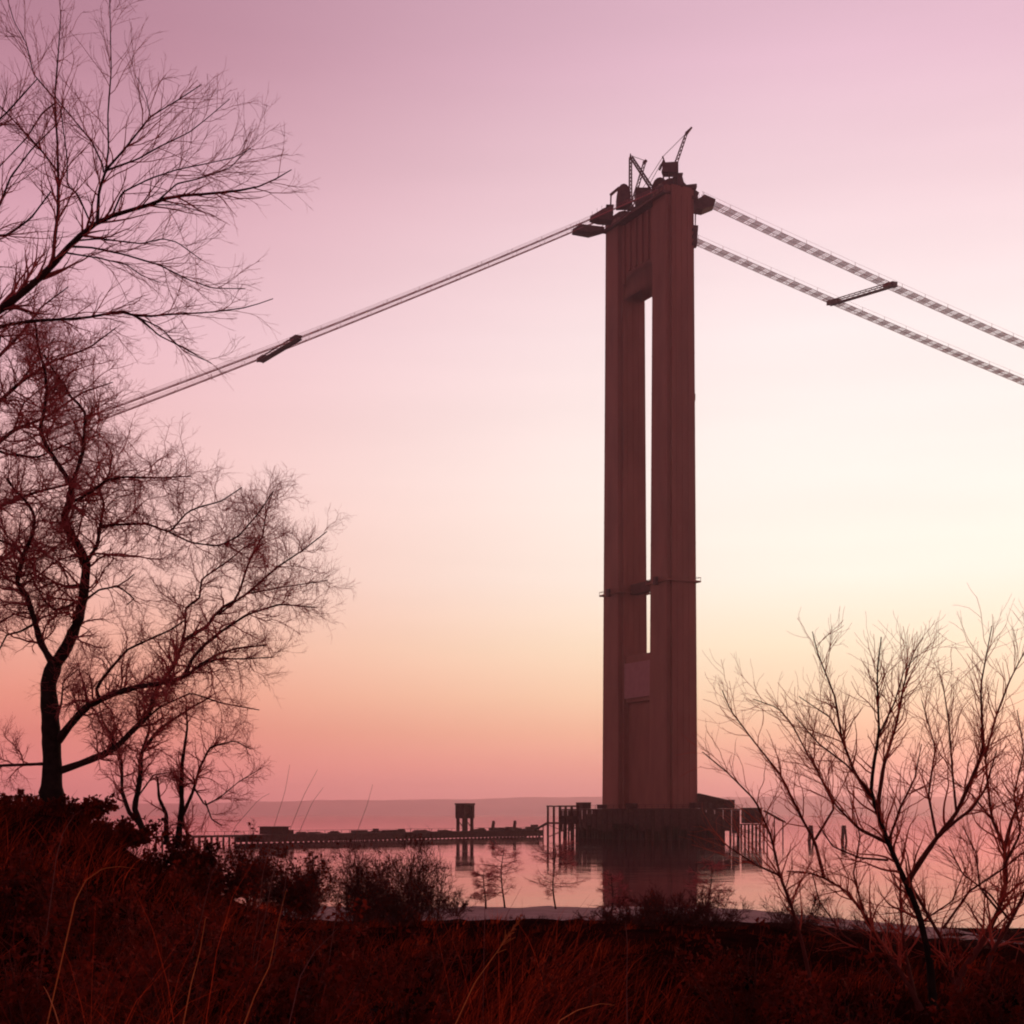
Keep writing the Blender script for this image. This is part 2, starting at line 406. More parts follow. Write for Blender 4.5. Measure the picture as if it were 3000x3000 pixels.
# upper portal strut with arched lower corners
def portal(x0, x1, y0, y1, zb, zt, rad, hz):
    prof = []
    for i in range(9):
        a = math.pi / 2 * i / 8
        prof.append((y0 + rad * (1 - math.cos(a)), zb - hz + hz * math.sin(a)))
    low = prof + [(y1 - (p[0] - y0), p[1]) for p in reversed(prof)]
    poly = low + [(y1, zt), (y0, zt)]
    n = len(poly)
    vs_ = [(x0, y, tl(z)) for y, z in poly] + [(x1, y, tl(z)) for y, z in poly]
    fs_ = [(i, (i + 1) % n, n + (i + 1) % n, n + i) for i in range(n)]
    # cap strips
    m_ = len(low)
    for side in (0, n):
        for i in range(m_ // 2 - 1 + (m_ % 2)):
            j = m_ - 1 - i
            f = (side + i, side + i + 1, side + j - 1, side + j)
            fs_.append(f if side else f[::-1])
        f = (side + 0, side + m_ - 1, side + m_, side + m_ + 1)
        fs_.append(f)
    mb = MB(); mb._add(vs_, fs_); return mb
strut = portal(-3.4, 3.4, -SP + 4.2, SP - 4.2, 189.0, 206.0, 6.0, 8.0).build("upper_strut", M["steel"], tower)
for yy in np.linspace(-9.6, 9.6, 6):
    r = MB(); r.box(-4.1, -3.38, yy - 0.55, yy + 0.55, tl(189.6 if abs(yy) < 6 else 186), tl(205.6)); r.build("rib", M["steel"], strut)
low = MB(); low.box(-3.4, 3.4, -SP + 4.4, SP - 4.4, tl(45.5), tl(61)); low = low.build("lower_strut", M["steel"], tower)
pn = MB(); pn.box(-4.0, -3.38, -9.6, 9.6, tl(46.8), tl(58.5)); pn.build("cover_panel", M["panel"], low, label="pale canvas cover on the lower strut")
wb = MB(); wb.box(-2.4, 2.4, -SP + 4.6, SP - 4.6, tl(PIER_Z), tl(45.48)); wb.build("base_wall", M["steel"], tower)
# small hoist brackets on the outer edge of the near leg
for z in (142.5, 91.8, 51.6):
    k = MB(); k.box(6.0, 8.3, -SP - 0.35, -SP + 0.35, tl(z), tl(z + 0.5)); k.box(7.9, 8.3, -SP - 0.35, -SP + 0.35, tl(z + 0.52), tl(z + 2.2))
    k.beam((6.3, -SP, tl(z - 1.4)), (8.0, -SP, tl(z)), 0.25)
    k.build("hoist_bracket", M["steel_dark"], tower)
# cable saddles on the leg tops
for cy in (-SP, SP):
    s = MB()
    prof = [(-5.4, 0), (-5.0, 1.6), (-3.2, 3.0), (-1.2, 3.7), (1.2, 3.7), (3.2, 3.0), (5.0, 1.6), (5.4, 0)]
    s.loft([[(x, cy - 1.6, tl(LEG_TOP) + z) for x, z in prof], [(x, cy + 1.6, tl(LEG_TOP) + z) for x, z in prof]])
    s.build("cable_saddle", M["steel_dark"], tower)
# working deck over the strut and leg heads with posts and rails
d = MB(); d.box(-6.6, 6.6, -SP - 4.6, SP + 4.6, tl(206.1), tl(206.9)); deck = d.build("top_deck", M["steel_dark"], tower)
for sx in (-6.5, 6.5):
    r = MB()
    for yy in np.linspace(-SP - 4.4, SP + 4.4, 17): r.box(sx - 0.09, sx + 0.09, yy - 0.09, yy + 0.09, tl(206.92), tl(208.4))
    r.box(sx - 0.07, sx + 0.07, -SP - 4.5, SP + 4.5, tl(208.42), tl(208.6)); r.box(sx - 0.05, sx + 0.05, -SP - 4.5, SP + 4.5, tl(207.5), tl(207.62))
    r.build("guard_rail", M["rig"], deck)

# ------------------------------------------------------------------ the pier in the water
pier = thing("bridge_pier", "massive dark brown concrete pier carrying the bridge tower in the water", "bridge pier", (MID[0], MID[1], 0), RZ)
def rrect(a, b, r, z, n=5):
    pts = []
    for cx, cy, s in ((a - r, b - r, 0), (-a + r, b - r, 1), (-a + r, -b + r, 2), (a - r, -b + r, 3)):
        for i in range(n):
            t = math.pi / 2 * (s + i / (n - 1)); pts.append((cx + r * math.cos(t), cy + r * math.sin(t), z))
    return pts
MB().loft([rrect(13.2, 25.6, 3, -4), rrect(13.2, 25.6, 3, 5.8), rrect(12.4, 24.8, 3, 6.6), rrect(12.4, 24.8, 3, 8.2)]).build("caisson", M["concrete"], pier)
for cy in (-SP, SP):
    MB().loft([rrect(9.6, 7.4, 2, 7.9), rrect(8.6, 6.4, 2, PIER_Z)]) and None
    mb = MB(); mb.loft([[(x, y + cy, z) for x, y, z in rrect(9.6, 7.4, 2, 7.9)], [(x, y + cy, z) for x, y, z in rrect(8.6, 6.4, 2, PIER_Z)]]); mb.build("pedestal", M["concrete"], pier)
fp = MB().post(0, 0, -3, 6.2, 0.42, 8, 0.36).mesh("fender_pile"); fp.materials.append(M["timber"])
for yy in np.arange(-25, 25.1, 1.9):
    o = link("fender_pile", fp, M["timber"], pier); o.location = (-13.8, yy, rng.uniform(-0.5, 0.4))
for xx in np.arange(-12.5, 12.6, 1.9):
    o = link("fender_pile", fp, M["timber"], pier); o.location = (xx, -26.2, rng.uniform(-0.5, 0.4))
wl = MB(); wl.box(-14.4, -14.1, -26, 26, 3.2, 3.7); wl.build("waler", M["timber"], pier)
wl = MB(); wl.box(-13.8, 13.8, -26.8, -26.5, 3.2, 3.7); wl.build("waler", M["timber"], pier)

def flat(px, py, Y):
    return Vector(P(px, py, Y))

# ---- timber working deck carried on piles all round the pier
wd = thing("working_deck", "wide dark timber working deck skirting the pier at the tower foot", "work platform", (MID[0], MID[1], 0), RZ)
DZ = 9.95
for x0, x1, y0, y1 in [(-17, -10.2, -30, 30), (10.2, 17, -30, 30), (-10.1, 10.1, -30, -23.8), (-10.1, 10.1, 23.8, 30), (-10.1, 10.1, -7.4, 7.4)]:
    n = max(1, int((y1 - y0) / 2.0))
    for k in range(n):
        a_ = y0 + (y1 - y0) * k / n; z_ = DZ + rng.uniform(-0.05, 0.05)
        m_ = MB(); m_.box(x0, x1, a_ + 0.03, a_ + (y1 - y0) / n - 0.03, z_ - 0.4, z_); m_.build("deck_plank", M["timber"], wd)
for yy in np.arange(-29.4, 29.5, 3.4):
    m_ = MB().post(-16.5, yy, -3, DZ - 0.5, 0.32, 7); m_.build("post", M["timber"], wd)
    m_ = MB(); m_.box(-16.95, -16.75, yy + 0.4, yy + 3.0, rng.uniform(2.2, 5.5), DZ - 0.46); m_.build("skirt_board", M["timber"], wd)
for xx in np.arange(-16.4, 16.5, 3.2):
    m_ = MB().post(xx, -29.6, -3, DZ - 0.5, 0.32, 7); m_.build("post", M["timber"], wd)
    if xx < 14:
        m_ = MB(); m_.box(xx + 0.4, xx + 2.8, -29.95, -29.75, rng.uniform(2.0, 5.5), DZ - 0.46); m_.build("skirt_board", M["timber"], wd)
for (a_, b_) in (((-16.8, -29.8), (-16.8, 29.8)), ((-16.8, -29.8), (16.8, -29.8))):
    m_ = MB(); m_.beam((*a_, DZ + 1.15), (*b_, DZ + 1.15), 0.1); m_.beam((*a_, DZ + 0.6), (*b_, DZ + 0.6), 0.07)
    for f_ in np.linspace(0, 1, 16): m_.beam((a_[0] + (b_[0] - a_[0]) * f_, a_[1] + (b_[1] - a_[1]) * f_, DZ + 0.02), (a_[0] + (b_[0] - a_[0]) * f_, a_[1] + (b_[1] - a_[1]) * f_, DZ + 1.15), 0.09)
    m_.build("guard_rail", M["timber"], wd)
def deck_pt(x, y): return (MID[0] + Vv[0] * x + U[0] * y, MID[1] + Vv[1] * x + U[1] * y, DZ + 0.06)
for x, y, w, l, hh, nm, lab in ((-13.5, 20, 3.0, 5.0, 2.0, "store_crate", "long low crate on the left far end of the working deck"), (-13.2, 8, 2.2, 2.6, 1.2, "store_crate", "small crate on the left side of the working deck"),
                               (-13.6, -12, 2.6, 3.4, 1.5, "store_crate", "square crate before the left tower leg on the working deck"), (2, -26.8, 4.5, 3.0, 1.7, "store_crate", "wide crate before the right tower leg on the working deck"),
                               (12.6, -26.5, 4.0, 4.6, 2.6, "store_crate", "tall crate at the right front corner of the working deck"), (13.4, -16, 3.4, 6.0, 3.4, "store_crate", "tallest crate right of the tower foot on the working deck")):
    t = thing(nm, lab, "crate", deck_pt(x, y), RZ, "crates on the working deck")
    m_ = MB(); m_.box(-w / 2, w / 2, -l / 2, l / 2, 0.15, hh); m_.build("body", M["timber"], t)
    m_ = MB(); m_.box(-w / 2 - .1, w / 2 + .1, -l / 2 - .1, l / 2 + .1, hh + 0.004, hh + 0.16); m_.build("lid", M["rig"], t)
    m_ = MB(); m_.box(-w / 2 + .1, -w / 2 + .4, -l / 2 + .1, l / 2 - .1, 0, 0.146); m_.box(w / 2 - .4, w / 2 - .1, -l / 2 + .1, l / 2 - .1, 0, 0.146); m_.build("skid", M["timber"], t)

# ---- timber staging beside the pier
def staging(name, label, x0, x1, Y, depth, ztop, zmid, nposts, roofed=True, solid=None):
    X0 = (x0 - 1500) / FX * Y; X1 = (x1 - 1500) / FX * Y
    t = thing(name, label, "work platform", ((X0 + X1) / 2, Y, 0))
    w = (X1 - X0) / 2
    dk = MB(); n = max(3, int(2 * w / 1.5))
    for k in range(n):
        a = -w - 0.4 + (2 * w + 0.8) * k / n
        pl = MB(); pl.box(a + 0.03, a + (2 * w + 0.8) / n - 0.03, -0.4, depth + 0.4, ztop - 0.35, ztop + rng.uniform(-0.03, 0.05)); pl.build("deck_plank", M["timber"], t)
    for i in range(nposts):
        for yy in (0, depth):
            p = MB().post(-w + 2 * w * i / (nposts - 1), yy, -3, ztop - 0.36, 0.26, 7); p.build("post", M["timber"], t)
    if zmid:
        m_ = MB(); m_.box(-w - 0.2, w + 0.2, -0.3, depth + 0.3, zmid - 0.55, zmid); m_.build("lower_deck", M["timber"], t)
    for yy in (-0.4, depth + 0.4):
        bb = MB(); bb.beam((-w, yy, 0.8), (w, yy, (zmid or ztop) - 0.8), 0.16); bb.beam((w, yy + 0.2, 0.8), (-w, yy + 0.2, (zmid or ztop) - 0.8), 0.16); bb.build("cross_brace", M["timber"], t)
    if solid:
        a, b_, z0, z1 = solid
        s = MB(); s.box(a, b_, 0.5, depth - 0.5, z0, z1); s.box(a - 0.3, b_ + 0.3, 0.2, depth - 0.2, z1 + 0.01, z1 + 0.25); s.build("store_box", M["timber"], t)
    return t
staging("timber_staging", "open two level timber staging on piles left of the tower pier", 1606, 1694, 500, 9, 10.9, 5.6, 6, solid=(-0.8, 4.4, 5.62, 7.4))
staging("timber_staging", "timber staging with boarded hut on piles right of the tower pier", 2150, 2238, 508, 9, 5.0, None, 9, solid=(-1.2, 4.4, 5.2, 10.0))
def shed(name, label, x0, x1, Y, depth, z0, zl, zr, ridge_h=0.0, cat="shed", rz=0.0):
    X0 = (x0 - 1500) / FX * Y; X1 = (x1 - 1500) / FX * Y; w = (X1 - X0) / 2
    t = thing(name, label, cat, ((X0 + X1) / 2, Y, z0), rz)
    mb = MB(); mb._add([(-w, 0, 0), (w, 0, 0), (w, depth, 0), (-w, depth, 0), (-w, 0, zl), (w, 0, zr), (w, depth, zr), (-w, depth, zl)],
                       [(0, 3, 2, 1), (4, 5, 6, 7), (0, 1, 5, 4), (1, 2, 6, 5), (2, 3, 7, 6), (3, 0, 4, 7)])
    mb.build("wall", M["timber"], t)
    r = MB(); r._add([(-w - .3, -.3, zl + .02), (w + .3, -.3, zr + .02), (w + .3, depth + .3, zr + .02), (-w - .3, depth + .3, zl + .02), (-w - .3, -.3, zl + .24), (w + .3, -.3, zr + .24), (w + .3, depth + .3, zr + .24), (-w - .3, depth + .3, zl + .24)],
                     [(0, 3, 2, 1), (4, 5, 6, 7), (0, 1, 5, 4), (1, 2, 6, 5), (2, 3, 7, 6), (3, 0, 4, 7)]); r.build("roof", M["rig"], t)
    dd = MB(); dd.box(-w * 0.4, -w * 0.4 + 1.0, -0.06, -0.005, 0.02, min(zl, zr) * 0.8); dd.build("door", M["rig"], t)
    return t
shed("pier_shed", "low sloping roofed shed on the pier at the right foot of the tower", 2050, 2140, 503, 7, 10.06, 4.6, 2.2)
# conveyor-like gangway beyond the right staging
g = thing("gangway", "sloping timber gangway leading off the right hand staging", "gangway", ((2236 - 1500) / FX * 512, 512, 0))
gb = MB(); gb.beam((0.6, 2, 9.3), (8.0, 6, 5.6), 1.4, 0.3); gb.build("walkway", M["timber"], g)
for f_ in (0.15, 0.5, 0.92):
    gp = MB().post(0.6 + 7.4 * f_, 2 + 4 * f_, -3, 9.1 - 3.7 * f_, 0.2, 6); gp.build("post", M["timber"], g)
gr = MB(); gr.beam((0.6, 1.3, 10.3), (8.0, 5.3, 6.6), 0.08); gr.build("hand_rail", M["timber"], g)

# ------------------------------------------------------------------ footbridges along the cable lines
def plane_pt(base, px, py):
    k = (px - 1500) / FX
    s = (k * base[1] - base[0]) / (Vv[0] - k * Vv[1])
    Y = base[1] + Vv[1] * s
    return s, CAMZ + (H0 - py) / FX * Y
def cable_fn(base, pts, deg=2):
    S = [plane_pt(base, *p) for p in pts]
    return np.polyfit([a for a, _ in S], [b_ for _, b_ in S], deg)
near_r = cable_fn(NEAR, [(2093, 600), (2285, 694), (2455, 770), (2631, 847), (2800, 922), (3000, 1012)])
far_r = cable_fn(FARP, [(2041, 708), (2228, 792), (2445, 885), (2700, 994), (3000, 1120)])
near_l = cable_fn(NEAR, [(1767, 625), (1542, 724), (1193, 864), (843, 1004), (533, 1116), (385, 1178)])
far_l = cable_fn(FARP, [(1674, 681), (1503, 752), (1154, 895), (797, 1039), (533, 1138), (400, 1192)])

def catwalk(label, base, coef, s0, s1, width=4.6, period=5.1, cover=0.6, hand=1.3):
    org = (base[0] + Vv[0] * s0, base[1] + Vv[1] * s0, float(np.polyval(coef, s0)))
    t = thing("cable_footbridge", label, "footbridge", org, RZ, "footbridges hung along the cable lines")
    sg = 1 if s1 > s0 else -1
    L = abs(s1 - s0)
    zz = lambda d_: float(np.polyval(coef, s0 + sg * d_)) - org[2]
    n = 40
    dd = np.linspace(0, L, n)
    line = lambda y, dz: np.array([[sg * d_, y, zz(d_) + dz] for d_ in dd])
    for y, dz, r in ((-width / 2, 0, .10), (width / 2, 0, .10), (0, -0.1, .08), (-width / 2, hand, .04), (width / 2, hand, .04)):
        Vt, Ft = tube_arrays(line(y, dz)[None], np.full((1, n), r), 6)
        link("floor_rope" if dz < 1 else "hand_rope", mesh_arrays("rope", Vt, Ft), M["rope"], t)
    k = 0; d_ = 1.0
    base_me = {}
    while d_ + period * 0.55 < L:
        a, b_ = d_, d_ + period * 0.56
        slope = (zz(b_) - zz(a))
        pm = MB(); ns = 6; gap = d_ + period - b_
        slats = [(a + (b_ - a) * q / ns, (b_ - a) / ns * cover) for q in range(ns)] + [(b_ + gap * q / 3, gap / 3 * cover * 0.55) for q in range(3)]
        for f0, fw in slats:   # open slats of one floor panel, wider spaced beyond it
            f1 = f0 + fw
            z0, z1 = zz(f0) + 0.05, zz(f1) + 0.05
            xa, xb = sg * f0, sg * f1
            w2 = width / 2
            pm._add([(xa, -w2, z0), (xb, -w2, z1), (xb, w2, z1), (xa, w2, z0), (xa, -w2, z0 + .055), (xb, -w2, z1 + .055), (xb, w2, z1 + .055), (xa, w2, z0 + .055)],
                    [(0, 3, 2, 1), (4, 5, 6, 7), (0, 1, 5, 4), (1, 2, 6, 5), (2, 3, 7, 6), (3, 0, 4, 7)])
        pm.build("floor_panel", M["mesh_floor"], t)
        if k % 2 == 0:
            st = MB()
            for y in (-width / 2, width / 2): st.beam((sg * a, y, zz(a) + 0.1), (sg * a, y, zz(a) + hand), 0.09)
            st.build("stanchion", M["rope"], t)
        k += 1; d_ += period
    return t
catwalk("upper footbridge descending to the right from the tower top, the nearer one", NEAR, near_r, 9, 215)
catwalk("lower footbridge descending to the right from behind the tower, the farther one", FARP, far_r, 7, 215)
catwalk("upper thin footbridge line descending left from the tower towards the trees", NEAR, near_l, -7, -262, 3.0, 5.1, 0.36, 0.9)
catwalk("lower thin footbridge line descending left from the hanging platform beside the tower", FARP, far_l, -10, -262, 3.0, 5.1, 0.36, 0.9)

def cross_bridge(label, s, cn, cf, over=2.6, lh=1.4):
    a = Vector((*(NEAR + Vv * s - U * over), np.polyval(cn, s) - 0.7)); b_ = Vector((*(FARP + Vv * s + U * over), np.polyval(cf, s) - 0.7))
    t = thing("cross_bridge", label, "cross bridge", a, 0, "cross bridges joining the footbridges")
    v = b_ - a; L = v.length
    for dz, off in ((0, -0.9), (0, 0.9), (lh, -0.9), (lh, 0.9)):
        o_ = Vector((Vv[0], Vv[1], 0)) * off
        m_ = MB(); m_.beam(o_ + Vector((0, 0, dz)), v + o_ + Vector((0, 0, dz)), 0.3); m_.build("chord", M["rig"], t)
    for k in range(12):
        p = v * (k / 12); q = v * ((k + 1) / 12)
        for off in (-0.9, 0.9):
            o_ = Vector((Vv[0], Vv[1], 0)) * off
            m_ = MB(); m_.beam(p + o_, q + o_ + Vector((0, 0, lh)), 0.14); m_.build("lattice_bar", M["rig"], t)
    m_ = MB()
    m_.beam(v * 0.0 + Vector((0, 0, 0.1)), v + Vector((0, 0, 0.1)), 1.6, 0.12); m_.build("floor", M["rig"], t)
    for e0, e1 in ((0, 0.14), (0.84, 1.0)):
        m_ = MB(); m_.beam(v * e0 + Vector((0, 0, 0.8)), v * e1 + Vector((0, 0, 0.8)), 2.0, lh); m_.build("end_landing", M["rig"], t)
    return t
s_r = plane_pt(NEAR, 2608, 842)[0]; s_l = plane_pt(NEAR, 866, 1000)[0]
cross_bridge("dark cross bridge joining the two footbridges right of the tower", s_r, near_r, far_r)
cross_bridge("dark cross bridge joining the two footbridges left of the tower", s_l, near_l, far_l, 2.6, 0.8)

# ------------------------------------------------------------------ gear on the tower top
def lattice(t, name, a, b_, w0, w1, n, m):
    a = Vector(a); b_ = Vector(b_); d_ = (b_ - a).normalized()
    e = d_.cross(Vector((0, 1, 0))).normalized(); g_ = d_.cross(e).normalized()
    mb = MB()
    cs = [(1, 1), (1, -1), (-1, -1), (-1, 1)]
    pt = lambda f, c: a.lerp(b_, f) + (e * c[0] + g_ * c[1]) * ((w0 + (w1 - w0) * f) / 2)
    for c in cs: mb.beam(pt(0, c), pt(1, c), 0.3)
    for k in range(n):
        for j in range(4):
            mb.beam(pt(k / n, cs[j]), pt((k + 1) / n, cs[(j + 1) % 4]), 0.2)
    return mb.build(name, m, t)
def world_rel(t, p): return Vector(p) - t.location

YN, YF = 506.0, 534.0
cr = thing("derrick_crane", "derrick crane with raised boom on the right hand leg top", "crane", flat(1968, 545, YN))
W = lambda px, py, dy=0: world_rel(cr, flat(px, py, YN + dy))
h = MB(); c0 = W(1962, 494)
h._add([(c0.x - 2.9, -2, c0.z - 1.9), (c0.x + 2.6, -2, c0.z - 1.9), (c0.x + 2.6, 2, c0.z - 1.9), (c0.x - 2.0, 2, c0.z - 1.9), (c0.x - 2.2, -2, c0.z + 1.2), (c0.x + 2.6, -2, c0.z + 1.5), (c0.x + 2.6, 2, c0.z + 1.5), (c0.x - 2.2, 2, c0.z + 1.2)],
       [(0, 3, 2, 1), (4, 5, 6, 7), (0, 1, 5, 4), (1, 2, 6, 5), (2, 3, 7, 6), (3, 0, 4, 7)]); h.build("machine_house", M["rig"], cr)
for px_a, px_b in ((1945, 1940), (1972, 1976), (1958, 1968), (1978, 1992)):
    for dy in (-1.8, 1.8):
        m_ = MB(); m_.beam(W(px_a, 508, dy), W(px_b, 556, dy), 0.45); m_.build("leg", M["rig"], cr)
m_ = MB(); m_.beam(W(1942, 530), W(1990, 528), 0.5); m_.beam(W(1985, 512), W(1994, 545), 1.6, 2.4); m_.build("counterweight_frame", M["rig"], cr)
lattice(cr, "boom", W(1979, 482), W(2012, 388), 0.9, 0.6, 8, M["rig"])
m_ = MB(); m_.beam(W(2012, 390), W(2027, 373), 0.9, 0.9, 0.5); m_.build("boom_head", M["rig"], cr)
for p_, q_ in (((2009, 392), (1943, 458)), ((1943, 458), (1880, 556)), ((1936, 480), (1896, 552))):
    m_ = MB(); m_.beam(W(*p_), W(*q_), 0.16); m_.build("stay_rope", M["rig"], cr)
m_ = MB(); m_.beam(W(1951, 486), W(1941, 458), 0.4); m_.beam(W(1932, 498), W(1945, 470), 0.7); m_.build("gantry", M["rig"], cr)

cr2 = thing("derrick_crane", "A frame derrick with crossed booms on the left hand leg top", "crane", flat(1862, 612, YF))
W = lambda px, py, dy=0: world_rel(cr2, flat(px, py, YF + dy))
lattice(cr2, "mast", W(1847, 612), W(1847, 462), 0.95, 0.7, 14, M["rig"])
m_ = MB(); m_.beam(W(1847, 466), W(1847, 450), 0.9, 0.9, 0.3); m_.build("mast_head", M["rig"], cr2)
lattice(cr2, "boom", W(1849, 460, -1), W(1912, 556, -4), 0.8, 1.0, 12, M["rig"])
lattice(cr2, "back_leg", W(1850, 606, 1), W(1889, 474, 2), 1.0, 0.8, 12, M["rig"])
m_ = MB(); m_.beam(W(1885, 478, 2), W(1894, 470, 2), 0.9); m_.build("sheave_block", M["rig"], cr2)
m_ = MB(); m_.beam(W(1849, 456), W(1890, 471, 2), 0.14); m_.build("stay_rope", M["rig"], cr2)
m_ = MB(); m_.beam(W(1838, 612), W(1876, 612), 2.2, 0.8); m_.build("base_frame", M["rig"], cr2)

# hoists, winch houses and tool boxes on the top deck, each its own thing
def block(name, label, cat, x0, x1, y0, y1, Y, dep, m=None, roof=None):
    a = flat(x0, y1, Y); b_ = flat(x1, y0, Y)
    t = thing(name, label, cat, ((a.x + b_.x) / 2, Y, a.z))
    w = (b_.x - a.x) / 2; hh = b_.z - a.z
    if roof == "round":
        prof = [(-w, 0), (w, 0)] + [(w * math.cos(q), hh * 0.45 + hh * 0.55 * math.sin(q)) for q in np.linspace(0, math.pi, 9)]
        mb = MB(); mb.loft([[(x, -dep / 2, z) for x, z in prof], [(x, dep / 2, z) for x, z in prof]]); mb.build("drum_housing", m or M["rig"], t)
    else:
        mb = MB(); mb.box(-w, w, -dep / 2, dep / 2, hh * 0.12, hh * 0.9); mb.build("housing", m or M["rig"], t)
        mb = MB(); mb.box(-w - .15, w + .15, -dep / 2 - .15, dep / 2 + .15, hh * 0.9 + 0.01, hh); mb.build("lid", M["rig"], t)
    mb = MB()
    for sx in (-1, 1):
        mb.box(sx * w * 0.8 - 0.2, sx * w * 0.8 + 0.2, -dep / 2 - 0.05, dep / 2 + 0.05, -0.02, hh * 0.12 - 0.004)
    mb.build("skid", M["rig"], t)
    return t
block("winch_house", "rounded dark winch house at the left end of the tower top", "winch", 1806, 1846, 548, 606, 530, 6, roof="round")
block("winch_house", "squat dark winch house in the middle of the tower top", "winch", 1862, 1904, 560, 606, 520, 6)
block("winch_house", "rounded dark hoist drum left of the raised boom crane", "winch", 1908, 1956, 528, 588, 512, 5, roof="round")
block("tool_locker", "small dark locker at the right corner of the tower top", "locker", 1984, 1998, 512, 552, 503, 3)
block("tool_locker", "small dark locker standing above the left cable platform", "locker", 1776, 1796, 606, 634, 533, 4)
cr3 = thing("jib_hoist", "low bent jib hoist leaning out over the left cable platform", "hoist", flat(1792, 612, 532))
W = lambda px, py, dy=0: world_rel(cr3, flat(px, py, 532 + dy))
m_ = MB(); m_.beam(W(1788, 640), W(1790, 572), 0.5); m_.build("post", M["rig"], cr3)
m_ = MB(); m_.beam(W(1788, 572), W(1814, 550), 0.8); m_.beam(W(1814, 550), W(1840, 552), 0.8); m_.build("arm", M["rig"], cr3)

def lozenge(name, label, pts, Y, dep, cat="hanging platform"):
    ps = [flat(px, py, Y) for px, py in pts]
    c = sum(ps, Vector()) / len(ps)
    t = thing(name, label, cat, c)
    mb = MB(); mb.loft([[p - c + Vector((0, -dep / 2, 0)) for p in ps], [p - c + Vector((0, dep / 2, 0)) for p in ps]])
    mb.build("floor_cradle", M["rig"], t)
    top = max(p.z for p in ps)
    rl = MB()
    for f_ in (0.15, 0.5, 0.85):
        a_ = ps[0].lerp(ps[1], f_) - c
        for sy in (-1, 1): rl.beam(a_ + Vector((0, sy * dep / 2 * 0.95, 0.02)), a_ + Vector((0, sy * dep / 2 * 0.95, 1.2)), 0.1)
    rl.build("rail_post", M["rig"], t)
    return t
lozenge("hanging_platform", "dark lozenge shaped platform hanging left of the tower below the cable", [(1676, 680), (1700, 664), (1768, 672), (1770, 676), (1725, 689)], 528, 5)
lozenge("hanging_platform", "dark wedge platform where the left cables meet the tower head", [(1728, 642), (1768, 618), (1792, 612), (1792, 652), (1752, 650)], 500, 5)
lozenge("hanging_platform", "dark wedge platform where the right upper footbridge leaves the tower", [(2030, 600), (2062, 578), (2094, 592), (2090, 608), (2056, 622), (2034, 618)], 511, 5)
sc_ = thing("scaffold_stage", "narrow scaffold hanging down the right edge of the tower head", "scaffold", flat(2034, 724, 506))
W = lambda px, py, dy=0: world_rel(sc_, flat(px, py, 506 + dy))
for px in (2024, 2037):
    for dy in (-1.5, 1.5):
        m_ = MB(); m_.beam(W(px, 724, dy), W(px, 545, dy), 0.28); m_.build("upright", M["rig"], sc_)
for (a_, b_) in ((720, 700), (700, 678), (678, 662)):
    m_ = MB(); m_.beam(W(2022, a_, 0), W(2040, a_, 0), 3.2, 0.5); m_.beam(W(2024, a_ - 2, -1.5), W(2038, b_, -1.5), 0.3); m_.build("landing", M["rig"], sc_)
m_ = MB(); m_.beam(W(2032, 722), W(2036, 662), 1.5, 2.0); m_.build("hoist_cage", M["rig"], sc_)
m_ = MB(); m_.beam(W(2004, 552), W(2040, 548), 3.2, 1.0); m_.beam(W(2028, 575), W(2038, 560), 1.6, 2.6); m_.build("head_stage", M["rig"], sc_)
# drop ropes of the head stage
for px in (2027, 2040):
    m_ = MB(); m_.beam(W(px, 575, -2), W(px - 2, 662, -2), 0.12); m_.build("drop_rope", M["rig"], sc_)

# ------------------------------------------------------------------ the construction jetty
JA = np.array([-92.0, 414.0]); JB = np.array([8.5, 578.0])
JD = (JB - JA) / np.linalg.norm(JB - JA); JL = float(np.linalg.norm(JB - JA)); JRZ = math.atan2(JD[1], JD[0])
jetty = thing("work_jetty", "long low dark jetty reaching from the left shore towards the tower", "jetty", (JA[0], JA[1], 0), JRZ)
for k in range(int(JL / 4)):
    z = 2.35 + rng.uniform(-0.04, 0.06)
    m_ = MB(); m_.box(k * 4 + 0.04, k * 4 + 3.96, -3.6, 3.6, z - 0.5, z); m_.build("deck_slab", M["timber"], jetty)
jp = MB().post(0, 0, -3, 1.86, 0.3, 7).mesh("pile"); jp.materials.append(M["timber"])
for k in range(int(JL / 2.4)):
    for yy in (-3.2, 3.2):
        o = link("pile", jp, M["timber"], jetty); o.location = (0.6 + k * 2.4, yy, 0)
m_ = MB(); m_.box(33, JL - 1.2, -3.95, -3.62, 0.25, 2.1); m_.build("fender_boarding", M["timber"], jetty)
m_ = MB(); m_.box(33, JL - 1.2, 3.62, 3.95, 0.25, 2.1); m_.build("fender_boarding", M["timber"], jetty)
rl = MB()
for k in range(0, int(JL), 4):
    rl.box(k - 0.06, k + 0.06, -3.5, -3.4, 2.42, 3.4)
rl.box(0, JL - 2, -3.5, -3.42, 3.41, 3.5); rl.build("guard_rail", M["timber"], jetty)
def jpos(px):
    k = (px - 1500) / FX
    s = (k * JA[1] - JA[0]) / (JD[0] - k * JD[1]); return s
def on_jetty(name, label, cat, px, group=None, dy=0.0):
    s = jpos(px); p = JA + JD * s + np.array([-JD[1], JD[0]]) * dy
    return thing(name, label, cat, (p[0], p[1], 2.42), JRZ, group), p[1]
